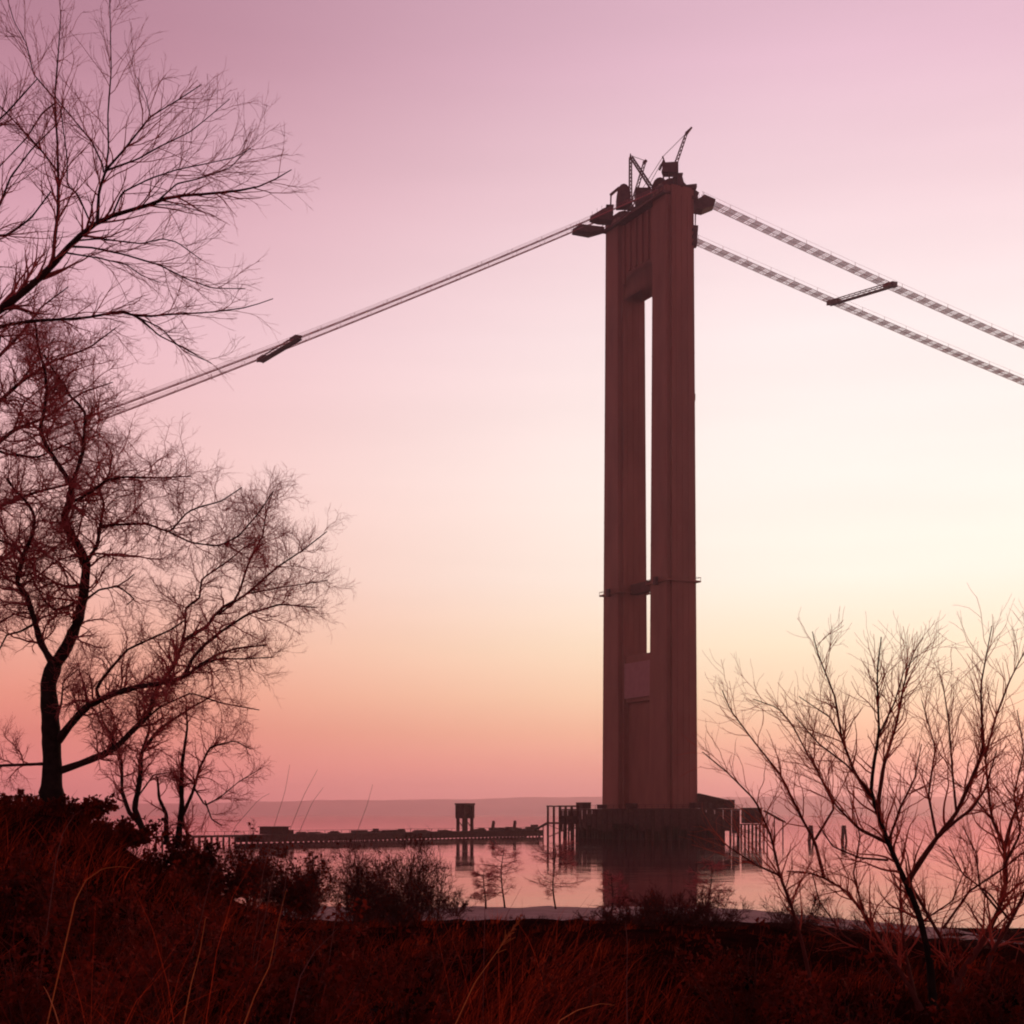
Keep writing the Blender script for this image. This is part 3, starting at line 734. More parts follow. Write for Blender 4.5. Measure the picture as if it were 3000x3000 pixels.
# gantry with two legs
t, Yg = on_jetty("hoist_gantry", "two legged hoist gantry with boxed head standing on the jetty", "gantry", 1362)
wpx = Yg / FX
for sx in (-1, 1):
    for yy in (-1.2, 1.2):
        m_ = MB(); m_.box(sx * 2.5 - 0.45, sx * 2.5 + 0.45, yy - 0.4, yy + 0.4, 0, 5.3); m_.build("leg", M["timber"], t)
    m_ = MB(); m_.box(sx * 2.5 - 0.9, sx * 2.5 + 0.9, -1.7, 1.7, 4.3, 8.9); m_.build("head_box", M["timber"], t)
m_ = MB(); m_.box(-3.5, 3.5, -1.9, 1.9, 8.92, 9.5); m_.build("cap_beam", M["timber"], t)
m_ = MB(); m_.box(-1.59, 1.59, -1.0, 1.0, 5.6, 8.4); m_.build("infill_panel", M["steel_dark"], t)
m_ = MB(); m_.beam((-2.5, -1.65, 0.5), (-2.5, 1.65, 4.2), 0.25); m_.beam((2.5, -1.65, 0.5), (2.5, 1.65, 4.2), 0.25); m_.build("brace", M["timber"], t)
for px, lab in ((1443, "leaning dark winch post on the jetty, the one next to the gantry"), (1506, "leaning dark winch post on the jetty, the one farther from the gantry")):
    t, Y_ = on_jetty("winch_post", lab, "winch", px)
    m_ = MB(); m_.beam((0, 0, 0), (0.7, 0, 3.4), 0.95, 0.95, 0.7); m_.build("post", M["timber"], t)
    m_ = MB(); m_.box(-1.1, 1.1, -0.9, 0.9, 0, 0.9); m_.build("drum_base", M["timber"], t)
    m_ = MB(); m_.beam((0.7, 0, 3.35), (1.5, 0, 2.4), 0.3); m_.build("arm", M["timber"], t)
t, Y_ = on_jetty("jetty_hut", "dark flat roofed hut near the shore end of the jetty", "hut", 806)
m_ = MB(); m_.box(-4.2, 3.4, -2.2, 2.2, 0, 2.0); m_.build("wall", M["timber"], t)
m_ = MB(); m_.box(-4.6, 3.8, -2.6, 2.6, 2.02, 2.25); m_.build("roof", M["rig"], t)
m_ = MB(); m_.box(3.42, 6.2, -1.8, 1.8, 0, 1.2); m_.build("lean_to", M["timber"], t)
crates = [(880, 3.6, 0.9), (925, 7.0, 0.7), (985, 4.0, 1.0), (1064, 9.0, 1.2), (1100, 2.6, 1.9), (1146, 11.0, 1.1), (1182, 3.0, 1.6), (1236, 8.0, 0.9), (1300, 6.0, 0.8), (1400, 7.0, 0.9), (1416, 2.2, 1.6), (1468, 9.0, 1.4), (1486, 3.0, 1.9), (1525, 8.0, 1.1), (1550, 6.0, 1.8), (1572, 4.0, 2.9)]
ords = ["first", "second", "third", "fourth", "fifth", "sixth", "seventh", "eighth", "ninth", "tenth", "eleventh", "twelfth", "thirteenth", "fourteenth", "fifteenth", "sixteenth"]
for k, (px, w, hh) in enumerate(crates):
    hh *= 0.65
    lab = "dark load of stacked material on the jetty, %s one counting from the hut" % ords[k]
    if k == len(crates) - 1: lab = "tallest dark material stack at the tower end of the jetty"
    t, Y_ = on_jetty("material_stack", lab, "material stack", px, "loads stacked along the jetty", rng.uniform(-1.2, 1.2))
    for q in range(2):
        off = rng.uniform(-0.15, 0.15)
        a0 = -w / 2 + off + q * w * rng.uniform(0, 0.35); a1 = w / 2 + off - q * w * rng.uniform(0.05, 0.4)
        m_ = MB(); m_.box(a0, a1, -0.9, 0.9, hh * q / 2 + 0.004 * q, hh * (q + 1) / 2); m_.build("timber_bundle", M["timber"], t)
# short footbridge from jetty to staging
g = thing("gangway", "thin gangway joining the jetty end to the left hand staging", "gangway", (JB[0], JB[1], 0))
e_ = flat(1606, 2410, 504) - Vector((JB[0], JB[1], 0))
m_ = MB(); m_.beam((0, 0, 2.4), e_, 1.2, 0.3); m_.build("walkway", M["timber"], g)
for f_ in (0.3, 0.65):
    q = Vector((0, 0, 2.4)).lerp(e_, f_); m_ = MB(); m_.post(q.x, q.y, -3, q.z - 0.15, 0.2, 6); m_.build("post", M["timber"], g)
# mooring dolphins right of the tower
for px, py, lab in ((2375, 2420, "dark mooring dolphin in the water, the one nearer the tower"), (2472, 2416, "dark mooring dolphin in the water, the one farther from the tower")):
    Yd = 470.0; p = P(px, 2450, Yd)
    t = thing("mooring_dolphin", lab, "mooring post", (p[0], Yd, 0), 0, "mooring dolphins")
    for a in range(3):
        m_ = MB(); m_.beam((1.1 * math.cos(a * 2.1), 1.1 * math.sin(a * 2.1), -3), (0.3 * math.cos(a * 2.1), 0.3 * math.sin(a * 2.1), 4.8), 0.55); m_.build("pile", M["timber"], t)
    m_ = MB().post(0, 0, 3.9, 4.4, 0.75, 8); m_.build("binding", M["rig"], t)

# ------------------------------------------------------------------ trees
def resample(pl, n):
    pl = np.asarray(pl, float)
    d_ = np.concatenate([[0], np.cumsum(np.linalg.norm(np.diff(pl[:, :2], axis=0), axis=1))])
    # Catmull-like smoothing: dense linear resample then box filter
    u = np.linspace(0, d_[-1], 200)
    q = np.stack([np.interp(u, d_, pl[:, k]) for k in range(pl.shape[1])], -1)
    w = 4; pad = np.concatenate([np.repeat(q[:1], w, 0), q, np.repeat(q[-1:], w, 0)])
    ker = np.ones(2 * w + 1) / (2 * w + 1)
    sm = np.stack([np.convolve(pad[:, k], ker, 'valid') for k in range(pl.shape[1])], -1)
    sm[0] = q[0]; sm[-1] = q[-1]
    return sm[np.linspace(0, 199, n).astype(int)], d_[-1]

class Traced:
    """limbs followed in the photograph; each gets its own depth and joins the limb it springs from"""
    def __init__(s, D, r): s.D = D; s.r = r; s.limbs = []; s.pix = []
    def add(s, pts, w0, w1, spread=0.35, y0=None):
        q, L = resample(pts, 26)
        start = s.D if y0 is None else y0; best = 1e9
        if y0 is None:
            for pix, dep in s.pix:
                dd = np.hypot(pix[:, 0] - q[0, 0], pix[:, 1] - q[0, 1]); k = int(np.argmin(dd))
                if dd[k] < best and dd[k] < 40: best = dd[k]; start = dep[k]
        Lm = L / FX * s.D
        end = start + s.r.uniform(-1, 1) * spread * Lm
        mid = (start + end) / 2 + s.r.uniform(-1, 1) * 0.12 * Lm
        tt = np.linspace(0, 1, len(q))
        dep = start * (1 - tt) ** 2 + 2 * mid * tt * (1 - tt) + end * tt ** 2
        pts3 = np.stack([(q[:, 0] - 1500) / FX * dep, dep, CAMZ + (H0 - q[:, 1]) / FX * dep], -1)
        rad = (w0 + (w1 - w0) * tt ** 0.8) / 2 / FX * s.D
        rad = rad * (1 + 0.06 * s.r.standard_normal(len(q)))
        s.limbs.append((pts3, rad, Lm)); s.pix.append((q, dep))
        return s

def interp_line(PA, idx, t):
    n = PA.shape[1]; f = t * (n - 1); i0 = np.minimum(f.astype(int), n - 2); fr = (f - i0)[:, None]
    a = PA[idx, i0]; b_ = PA[idx, i0 + 1]
    return a + (b_ - a) * fr, (b_ - a)

def sprout(r, PA, RA, count, tr, ang, length, n, wig, up, rk, rend, lens=None, flat_=0.0, taper_len=0.5, rmax=0.02):
    """count new twigs springing from the polylines PA (M,n,3)"""
    if lens is None:
        lens = np.linalg.norm(np.diff(PA, axis=1), axis=2).sum(1)
    idx = r.choice(len(PA), count, p=lens / lens.sum())
    t = r.uniform(tr[0], tr[1], count)
    org, tan = interp_line(PA, idx, t)
    tan = tan / (np.linalg.norm(tan, axis=1, keepdims=True) + 1e-9)
    rnd = r.standard_normal((count, 3)); rnd -= (rnd * tan).sum(1, keepdims=True) * tan
    rnd /= np.linalg.norm(rnd, axis=1, keepdims=True) + 1e-9
    a = np.radians(r.uniform(ang[0], ang[1], count))[:, None]
    d_ = tan * np.cos(a) + rnd * np.sin(a); d_[:, 2] *= (1 - flat_)
    d_ /= np.linalg.norm(d_, axis=1, keepdims=True) + 1e-9
    L = r.uniform(length[0], length[1], count) * (1 - taper_len * t)
    seg = L / (n - 1)
    out = np.zeros((count, n, 3)); out[:, 0] = org
    cur = d_.copy()
    for k in range(1, n):
        cur = cur + r.standard_normal((count, 3)) * wig; cur[:, 2] += up
        cur /= np.linalg.norm(cur, axis=1, keepdims=True) + 1e-9
        out[:, k] = out[:, k - 1] + cur * seg[:, None]
    rp = RA[idx, np.minimum((t * (RA.shape[1] - 1)).astype(int), RA.shape[1] - 1)]
    r0 = np.clip(rp * rk, rend * 1.3, rmax)
    tt = np.linspace(0, 1, n)[None, :]
    R = r0[:, None] * (1 - tt) + rend * tt
    return out, R

def tree_object(name, label, cat, loc, trunk, limbs, twig_sets, mats, group=None, crown_name="crown"):
    """trunk and limbs: (pts, rad); twig_sets: list of (P,R,sides)"""
    t = thing(name, label, cat, tuple(map(float, loc)), 0, group)
    off = np.array(loc, float)
    for nm, lst, m in (("trunk", trunk, mats[0]), ("limb", limbs, mats[1])):
        for pts, rad in lst:
            Vt, Ft = tube_arrays((pts - off)[None], rad[None], 9 if nm == "trunk" else 7)
            link(nm, mesh_arrays(nm, Vt, Ft), m, t, smooth=True)
    if twig_sets:
        Vt, Ft = join_arrays([tube_arrays(p - off, r_, s_) for p, r_, s_ in twig_sets])
        link(crown_name, mesh_arrays(crown_name, Vt, Ft), mats[2], t)
    return t

def crown_from(r, limbs, spec):
    """spec: list of (count, trange, angle, length, n, wiggle, up, rk, rend, sides)"""
    PA = np.stack([l[0] for l in limbs]); RA = np.stack([l[1] for l in limbs]); sets = []
    for (cnt, tr, ang, ln, n, wig, up, rk, rend, sd_) in spec:
        PB, RB = sprout(r, PA, RA, cnt, tr, ang, ln, n, wig, up, rk, rend)
        sets.append((PB, RB, sd_)); PA, RA = PB, RB
    return sets

# --- tree A: the crooked tree at the left
A = Traced(26.0, np.random.default_rng(3))
A.add([(146, 2470), (147, 2395), (153, 2240), (146, 2085), (140, 2002), (160, 1945)], 74, 44, 0.0)
A.add([(160, 1950), (197, 1893), (226, 1826), (243, 1754), (254, 1650), (228, 1599), (191, 1537), (186, 1511), (207, 1469), (210, 1423)], 38, 20, 0.15)
nA = 2
A.add([(210, 1425), (202, 1407), (171, 1361), (135, 1304), (116, 1257), (129, 1211), (137, 1148), (132, 1086), (109, 1003), (104, 940)], 16, 5)
A.add([(210, 1425), (223, 1387), (243, 1324), (251, 1211), (228, 1180), (202, 1159), (191, 1128), (160, 1091), (128, 1040)], 14, 5)
A.add([(158, 1950), (119, 1883), (104, 1826), (96, 1800), (78, 1744), (47, 1705), (62, 1661), (67, 1625), (93, 1578), (103, 1511), (78, 1469), (44, 1438), (20, 1400)], 24, 6)
A.add([(67, 1625), (41, 1599), (0, 1583), (-60, 1560), (-120, 1520)], 10, 4)
A.add([(104, 1826), (60, 1850), (20, 1860), (0, 1900), (-40, 1940)], 8, 3)
A.add([(243, 1713), (197, 1718), (155, 1707), (110, 1725), (78, 1740)], 10, 4)
A.add([(240, 1754), (202, 1775), (160, 1788), (129, 1759), (109, 1723), (83, 1671)], 10, 4)
A.add([(250, 1758), (290, 1728), (342, 1718), (372, 1700), (393, 1682)], 8, 3)
A.add([(342, 1718), (362, 1728), (393, 1754), (372, 1772)], 6, 3)
A.add([(254, 1645), (285, 1599), (295, 1537), (305, 1475), (290, 1433), (320, 1390), (330, 1330)], 13, 5)
A.add([(205, 1472), (238, 1459), (285, 1428), (310, 1407), (362, 1397), (450, 1400), (560, 1395)], 10, 3)
A.add([(298, 1545), (336, 1537), (430, 1534), (497, 1560), (549, 1500), (585, 1485), (647, 1469), (709, 1428)], 9, 3)
A.add([(497, 1560), (560, 1590), (640, 1600), (700, 1570), (760, 1500), (800, 1440)], 6, 3)
A.add([(170, 2170), (207, 2121), (254, 2069), (331, 2033), (404, 2012), (466, 2004), (538, 1986), (585, 1950), (642, 1914), (699, 1898), (780, 1890)], 26, 4)
A.add([(545, 1980), (559, 1935), (595, 1893), (652, 1847), (725, 1800), (820, 1770), (930, 1780)], 12, 3)
A.add([(165, 2262), (243, 2235), (331, 2199), (393, 2136), (440, 2090), (450, 2033), (481, 1986), (518, 1940), (533, 1878), (621, 1826), (631, 1790), (694, 1759), (719, 1676), (735, 1630), (770, 1590)], 24, 5)
A.add([(533, 1880), (543, 1840), (543, 1780), (585, 1754), (590, 1697), (673, 1640), (720, 1600), (776, 1573)], 9, 3)
A.add([(700, 1755), (725, 1738), (813, 1661), (890, 1610), (958, 1557)], 8, 3)
A.add([(730, 1640), (770, 1570), (780, 1500), (800, 1440)], 7, 3)
A.add([(640, 1800), (720, 1740), (830, 1720), (960, 1700)], 7, 2.5)
A.add([(290, 2044), (280, 2022), (305, 1981), (373, 1903), (440, 1872), (497, 1847), (545, 1815)], 11, 4)
A.add([(145, 2237), (78, 2240), (0, 2243), (-90, 2235)], 11, 6)
A.add([(165, 2110), (180, 2060), (185, 2000), (215, 1960)], 9, 3)
A.add([(254, 2069), (245, 2000), (230, 1960), (200, 1985)], 6, 3)
A.add([(331, 2199), (330, 2160), (300, 2110), (290, 2060)], 8, 3)
A.add([(585, 1950), (640, 1930), (720, 1930), (800, 1925)], 7, 3)
A.add([(393, 2136), (470, 2070), (560, 2030), (650, 2060), (760, 2080)], 8, 3)
rA = np.random.default_rng(8)
limA = [(l[0], l[1]) for l in A.limbs]
# the crown: ends of limbs carry most twigs
setsA = crown_from(rA, limA[1:], [(560, (0.12, 1.0), (30, 80), (0.4, 1.3), 10, 0.24, 0.02, 0.5, 0.0026, 4),
                                 (7000, (0.1, 1.0), (25, 70), (0.2, 0.65), 7, 0.24, 0.03, 0.6, 0.0017, 3),
                                 (22000, (0.2, 1.0), (25, 65), (0.08, 0.32), 4, 0.2, 0.03, 0.7, 0.0013, 3)])
upper = [limA[k] for k in (1, 2, 3, 4, 5, 11, 12)]
setsA += crown_from(rA, upper, [(120, (0.3, 1.0), (45, 95), (1.0, 2.3), 14, 0.2, 0.02, 0.5, 0.003, 4),
                               (1700, (0.1, 1.0), (25, 75), (0.25, 0.8), 7, 0.22, 0.03, 0.6, 0.0018, 3),
                               (6000, (0.2, 1.0), (25, 65), (0.1, 0.34), 4, 0.2, 0.03, 0.7, 0.0013, 3)])
gA = P(146, 2470, 26.0)
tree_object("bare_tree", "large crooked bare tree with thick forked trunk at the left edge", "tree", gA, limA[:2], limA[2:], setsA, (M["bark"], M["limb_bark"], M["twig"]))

# --- tree B: trunk just outside the picture, its limbs reach in at the upper left
B = Traced(17.0, np.random.default_rng(21))
B.add([(-330, 2600), (-335, 2000), (-320, 1500), (-300, 1150), (-290, 900), (-300, 500), (-310, 100)], 110, 50, 0.0)
B.add([(-300, 1150), (-150, 1010), (0, 908), (78, 849), (145, 787), (197, 725), (264, 663), (326, 631), (440, 600), (497, 575), (595, 569), (699, 559), (776, 543), (854, 497)], 34, 3, 0.1)
B.add([(155, 775), (160, 700), (171, 621), (171, 528), (168, 414), (160, 290), (171, 155), (179, 30)], 13, 2.5)
B.add([(285, 652), (290, 559), (311, 497), (362, 440), (440, 342), (518, 295), (590, 248)], 11, 2.5)
B.add([(309, 500), (318, 440), (316, 336), (326, 207), (321, -20)], 6, 2.5)
B.add([(315, 498), (404, 466), (466, 430), (554, 388), (600, 352), (673, 290)], 7, 2)
B.add([(331, 625), (357, 564), (440, 523), (518, 497), (621, 476), (688, 461), (735, 435)], 6, 2)
B.add([(466, 585), (518, 538), (585, 523), (673, 492), (725, 440)], 6, 2)
B.add([(223, 705), (290, 699), (414, 714), (476, 699), (518, 709), (590, 761)], 6, 2.5)
B.add([(207, 722), (269, 725), (362, 745), (466, 776), (549, 818), (621, 844), (719, 846)], 7, 2.5)
B.add([(190, 740), (290, 756), (373, 776), (414, 807), (471, 828)], 6, 2)
B.add([(-300, 1060), (-120, 990), (0, 955), (93, 940), (248, 932), (357, 911), (414, 930), (487, 921), (606, 916), (725, 901), (800, 875)], 15, 2.5, 0.12)
B.add([(362, 912), (409, 932), (466, 983), (528, 1014), (621, 1066)], 7, 2)
B.add([(409, 932), (470, 960), (540, 1030), (600, 1055)], 5, 2)
B.add([(166, 500), (129, 450), (78, 393), (0, 311), (-80, 250)], 7, 3)
B.add([(160, 290), (98, 217), (78, 129), (41, 62), (20, -10)], 5, 2)
B.add([(164, 300), (124, 331), (78, 404), (0, 487), (-60, 540)], 5, 3)
B.add([(304, 505), (300, 481), (269, 414), (192, 321), (160, 280)], 6, 3)
B.add([(268, 660), (228, 569), (197, 543), (197, 466), (178, 320)], 6, 2.5)
B.add([(440, 342), (430, 290), (410, 240), (395, 220)], 3, 1.6)
B.add([(440, 600), (520, 600), (590, 620)], 4, 2)
B.add([(-300, 900), (-180, 760), (-60, 690), (20, 690), (90, 640), (150, 560)], 18, 4, 0.15)
B.add([(-60, 690), (0, 600), (30, 520), (90, 440), (170, 360)], 9, 3)
B.add([(-300, 600), (-170, 480), (-60, 400), (20, 330), (110, 230)], 14, 3, 0.2)
limB = [(l[0], l[1]) for l in B.limbs]
rB = np.random.default_rng(5)
setsB = crown_from(rB, limB[1:], [(380, (0.12, 1.0), (15, 48), (0.35, 1.15), 10, 0.12, 0.03, 0.5, 0.0019, 4),
                                 (1700, (0.1, 1.0), (15, 45), (0.15, 0.55), 7, 0.12, 0.04, 0.6, 0.0013, 3),
                                 (2600, (0.2, 1.0), (18, 50), (0.06, 0.24), 4, 0.12, 0.04, 0.7, 0.001, 3)])
gB = P(-330, 2600, 17.0)
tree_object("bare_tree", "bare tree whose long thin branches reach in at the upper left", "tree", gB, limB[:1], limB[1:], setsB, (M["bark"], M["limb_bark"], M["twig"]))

# --- tree F: a farther tree at the left edge whose fine twigs fill the gap between A and B
Ft_ = Traced(36.0, np.random.default_rng(71))
for pts, w0, w1 in [([(-130, 2480), (-125, 2000), (-100, 1600), (-70, 1350), (-40, 1150), (0, 980)], 60, 10), ([(-90, 1520), (30, 1470), (110, 1440), (200, 1420), (290, 1370)], 16, 3), ([(-70, 1350), (40, 1260), (140, 1220), (240, 1150), (330, 1120)], 16, 3),
                    ([(-50, 1220), (60, 1120), (150, 1060), (260, 1020), (340, 960)], 14, 3), ([(-20, 1060), (60, 980), (120, 900), (200, 840)], 12, 3), ([(-100, 1600), (0, 1640), (60, 1600), (140, 1620), (220, 1560)], 14, 3), ([(-60, 1300), (20, 1330), (110, 1340), (200, 1300), (300, 1270)], 10, 3),
                    ([(60, 1120), (110, 1050), (160, 990)], 8, 3), ([(40, 1260), (70, 1180), (130, 1130)], 8, 3), ([(-40, 1150), (-90, 1000), (-120, 880)], 14, 4), ([(-120, 1900), (-30, 1840), (40, 1800), (90, 1790)], 12, 3)]:
    Ft_.add(pts, w0, w1, 0.3)
limF = [(l[0], l[1]) for l in Ft_.limbs]; rF = np.random.default_rng(72)
setsF = crown_from(rF, limF[1:], [(260, (0.1, 1.0), (30, 85), (0.5, 1.7), 10, 0.2, 0.02, 0.5, 0.003, 4), (2600, (0.1, 1.0), (25, 75), (0.25, 0.8), 7, 0.22, 0.02, 0.6, 0.002, 3), (9000, (0.2, 1.0), (25, 65), (0.1, 0.36), 4, 0.2, 0.02, 0.7, 0.0016, 3)])
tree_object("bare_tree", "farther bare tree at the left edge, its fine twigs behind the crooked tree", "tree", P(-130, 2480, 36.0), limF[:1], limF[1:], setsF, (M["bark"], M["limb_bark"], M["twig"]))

# --- slender stems behind tree A
def small_tree(label, D, seed, limbs, base, spec_k=1.0, mats=None, name="sapling", cat="tree", nt=1):
    T = Traced(D, np.random.default_rng(seed))
    for pts, w0, w1 in limbs: T.add(pts, w0, w1, 0.3)
    L = [(l[0], l[1]) for l in T.limbs]; r = np.random.default_rng(seed + 100)
    sets = crown_from(r, L, [(int(90 * spec_k), (0.25, 1.0), (25, 70), (0.3, 0.9), 8, 0.18, 0.03, 0.5, 0.0032, 4),
                             (int(600 * spec_k), (0.1, 1.0), (25, 65), (0.15, 0.5), 6, 0.2, 0.03, 0.6, 0.0024, 3),
                             (int(1500 * spec_k), (0.2, 1.0), (25, 60), (0.06, 0.25), 4, 0.2, 0.03, 0.7, 0.0018, 3)])
    b_ = P(base[0], base[1], D); 
    return tree_object(name, label, cat, b_, L[:nt], L[nt:], sets, mats or (M["bark"], M["limb_bark"], M["twig"]))
small_tree("slender twin stemmed bare sapling just right of the crooked tree", 29, 31, [
    ([(432, 2470), (404, 2395), (393, 2369), (409, 2292), (414, 2204), (466, 2136), (559, 2074), (620, 2040)], 22, 5),
    ([(415, 2420), (378, 2380), (357, 2318), (357, 2230), (331, 2162), (335, 2100)], 16, 4),
    ([(414, 2204), (440, 2130), (430, 2060)], 8, 3), ([(400, 2340), (450, 2270), (520, 2260)], 6, 3)], (432, 2470), 1.0)
small_tree("short dead broken stem between two bare saplings", 28, 33, [([(487, 2475), (487, 2385), (466, 2338), (461, 2276)], 18, 6)], (487, 2475), 0.05)
small_tree("slender bare sapling forking low, rightmost of the saplings by the crooked tree", 28, 35, [
    ([(520, 2480), (526, 2420), (533, 2359), (531, 2300), (533, 2240), (549, 2131), (545, 2070)], 22, 5),
    ([(530, 2400), (564, 2323), (585, 2250), (616, 2188), (688, 2170), (735, 2195)], 12, 3),
    ([(555, 2480), (548, 2440), (535, 2400)], 12, 9),
    ([(570, 2310), (600, 2360), (642, 2338), (700, 2290), (766, 2250)], 6, 2), ([(600, 2345), (620, 2400), (650, 2420)], 5, 3)], (520, 2480), 0.9)

# --- shrub D: the many stemmed bare shrub at the right
D_ = Traced(12.5, np.random.default_rng(44))
Dl = [([(2735, 2960), (2724, 2811), (2692, 2675), (2653, 2584), (2602, 2468), (2569, 2377), (2550, 2319), (2563, 2216), (2576, 2151), (2569, 1976), (2582, 1866)], 26, 3),
      ([(2569, 2380), (2576, 2330), (2589, 2242), (2627, 2119), (2647, 2009), (2676, 1910), (2705, 1868)], 14, 2.5),
      ([(2655, 2588), (2699, 2520), (2744, 2455), (2802, 2384), (2841, 2293), (2880, 2203), (2873, 2009), (2906, 1834)], 18, 2.5),
      ([(2744, 2455), (2800, 2405), (2847, 2371), (2886, 2313), (2920, 2200)], 12, 3),
      ([(2790, 2960), (2815, 2850), (2880, 2759), (2925, 2668), (2948, 2597), (2944, 2481), (2906, 2403), (2896, 2319), (2886, 2216), (2880, 2125)], 24, 4),
      ([(2944, 2480), (2964, 2403), (3000, 2319), (3050, 2220)], 14, 4),
      ([(2886, 2216), (2918, 2099), (2957, 1996), (3000, 1912), (3030, 1850)], 9, 2.5),
      ([(2700, 2960), (2640, 2850), (2576, 2759), (2530, 2675), (2479, 2610), (2414, 2571), (2362, 2555), (2304, 2552)], 18, 4),
      ([(2380, 2900), (2350, 2760), (2323, 2668), (2285, 2565), (2259, 2449), (2213, 2345), (2129, 2261), (2058, 2203)], 14, 3),
      ([(2285, 2565), (2213, 2533), (2116, 2468)], 8, 3),
      ([(2414, 2571), (2388, 2468), (2349, 2397), (2285, 2267), (2207, 2170), (2140, 2080), (2116, 2022)], 12, 2.5),
      ([(2388, 2460), (2446, 2364), (2400, 2270), (2362, 2203), (2320, 2120), (2278, 2073), (2207, 2048)], 9, 2.5),
      ([(2602, 2470), (2517, 2429), (2453, 2364), (2414, 2300), (2370, 2200)], 11, 3),
      ([(2563, 2350), (2505, 2267), (2466, 2164), (2446, 2041), (2395, 1912), (2380, 1850)], 12, 2.5),
      ([(2690, 2960), (2650, 2785), (2640, 2680), (2637, 2610), (2640, 2560)], 14, 7),
      ([(2810, 2940), (2763, 2759), (2705, 2656), (2660, 2580)], 14, 8),
      ([(2763, 2720), (2841, 2610), (2938, 2546), (3020, 2480)], 9, 4),
      ([(2602, 2520), (2517, 2513), (2440, 2480), (2400, 2420)], 8, 3),
      ([(2576, 2151), (2620, 2060), (2650, 1960), (2690, 1920)], 7, 2), ([(2550, 2319), (2480, 2240), (2400, 2180), (2330, 2100)], 8, 2.5),
      ([(2802, 2384), (2790, 2260), (2780, 2120), (2760, 1990)], 8, 2.5), ([(2744, 2455), (2720, 2330), (2740, 2190), (2700, 2050)], 9, 2.5),
      ([(2602, 2468), (2640, 2360), (2680, 2280), (2700, 2180)], 9, 2.5), ([(2466, 2164), (2430, 2100), (2340, 2040)], 6, 2),
      ([(2880, 2960), (2900, 2800), (2960, 2700), (3010, 2600), (3040, 2450), (3020, 2300), (3050, 2150)], 16, 4), ([(2960, 2700), (2900, 2620), (2820, 2560), (2780, 2480)], 8, 3), ([(2905, 2400), (2850, 2330), (2800, 2290)], 6, 2.5), ([(2940, 2540), (2990, 2440), (2970, 2330), (3000, 2200), (2980, 2080)], 9, 2.5), ([(2620, 2880), (2560, 2800), (2470, 2740), (2400, 2640), (2380, 2560)], 9, 3), ([(2640, 2800), (2700, 2700), (2790, 2640), (2830, 2540)], 8, 3), ([(2530, 2675), (2500, 2560), (2520, 2450), (2490, 2340)], 8, 2.5), ([(2925, 2668), (2870, 2600), (2860, 2500), (2820, 2420)], 8, 2.5)]
for pts, w0, w1 in Dl: D_.add(pts, w0, w1, 0.3)
limD = [(l[0], l[1]) for l in D_.limbs]
rD = np.random.default_rng(9)
setsD = crown_from(rD, limD, [(640, (0.2, 0.95), (14, 55), (0.3, 0.75), 10, 0.13, 0.04, 0.5, 0.0016, 4),
                             (2400, (0.1, 1.0), (15, 55), (0.12, 0.45), 7, 0.14, 0.04, 0.6, 0.0011, 3),
                             (1400, (0.2, 1.0), (20, 50), (0.05, 0.24), 4, 0.1, 0.05, 0.7, 0.0009, 3)])
gD = P(2735, 2960, 12.5)
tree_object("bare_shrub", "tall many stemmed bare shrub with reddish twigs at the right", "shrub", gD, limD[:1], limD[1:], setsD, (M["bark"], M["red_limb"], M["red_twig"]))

# --- layered little trees on the shore
def shore_tree(label, px, top, Y, seed, lean=0.0):
    r = np.random.default_rng(seed)
    X = (px - 1500) / FX * Y; z0 = float(ground(X, Y)) - 0.1; zt = CAMZ + (H0 - top) / FX * Y; Hh = zt - z0
    n = 12; tt = np.linspace(0, 1, n)
    tr = np.stack([X + lean * tt * Hh + 0.03 * Hh * np.sin(tt * 5 + seed), Y + 0.02 * Hh * np.sin(tt * 4), z0 + Hh * tt], -1)
    rad = np.linspace(0.085, 0.02, n)
    sets = []
    PB, RB = sprout(r, tr[None], rad[None], 36, (0.18, 0.98), (55, 95), (0.34 * Hh, 0.62 * Hh), 8, 0.08, 0.015, 0.55, 0.014, flat_=0.5, taper_len=0.55)
    PC, RC = sprout(r, PB, RB, 300, (0.2, 1.0), (25, 60), (0.14 * Hh, 0.26 * Hh), 5, 0.12, 0.02, 0.7, 0.010, flat_=0.4)
    PD, RD = sprout(r, PC, RC, 900, (0.2, 1.0), (25, 60), (0.06 * Hh, 0.14 * Hh), 4, 0.12, 0.02, 0.8, 0.008, flat_=0.3)
    limbs = [(p, q) for p, q in zip(PB, RB)]
    return tree_object("shore_tree", label, "tree", (X, Y, z0), [(tr, rad)], limbs, [(PC, RC, 3), (PD, RD, 3)], (M["limb_bark"], M["limb_bark"], M["twig"]), "small bare trees along the shore")
shore_tree("small thin bare shore tree, leftmost of the layered ones on the shingle", 1420, 2548, 131, 1)
shore_tree("small layered bare tree on the shingle in front of the jetty winches", 1474, 2478, 133, 2)
shore_tree("small layered bare tree on the shingle below the left staging", 1628, 2470, 131, 3, -0.03)
shore_tree("small bare shore tree against the tower reflection, right of the tower", 2080, 2520, 118, 4)
shore_tree("small bare shore tree before the left side of the tower reflection", 1790, 2560, 120, 6, 0.04)

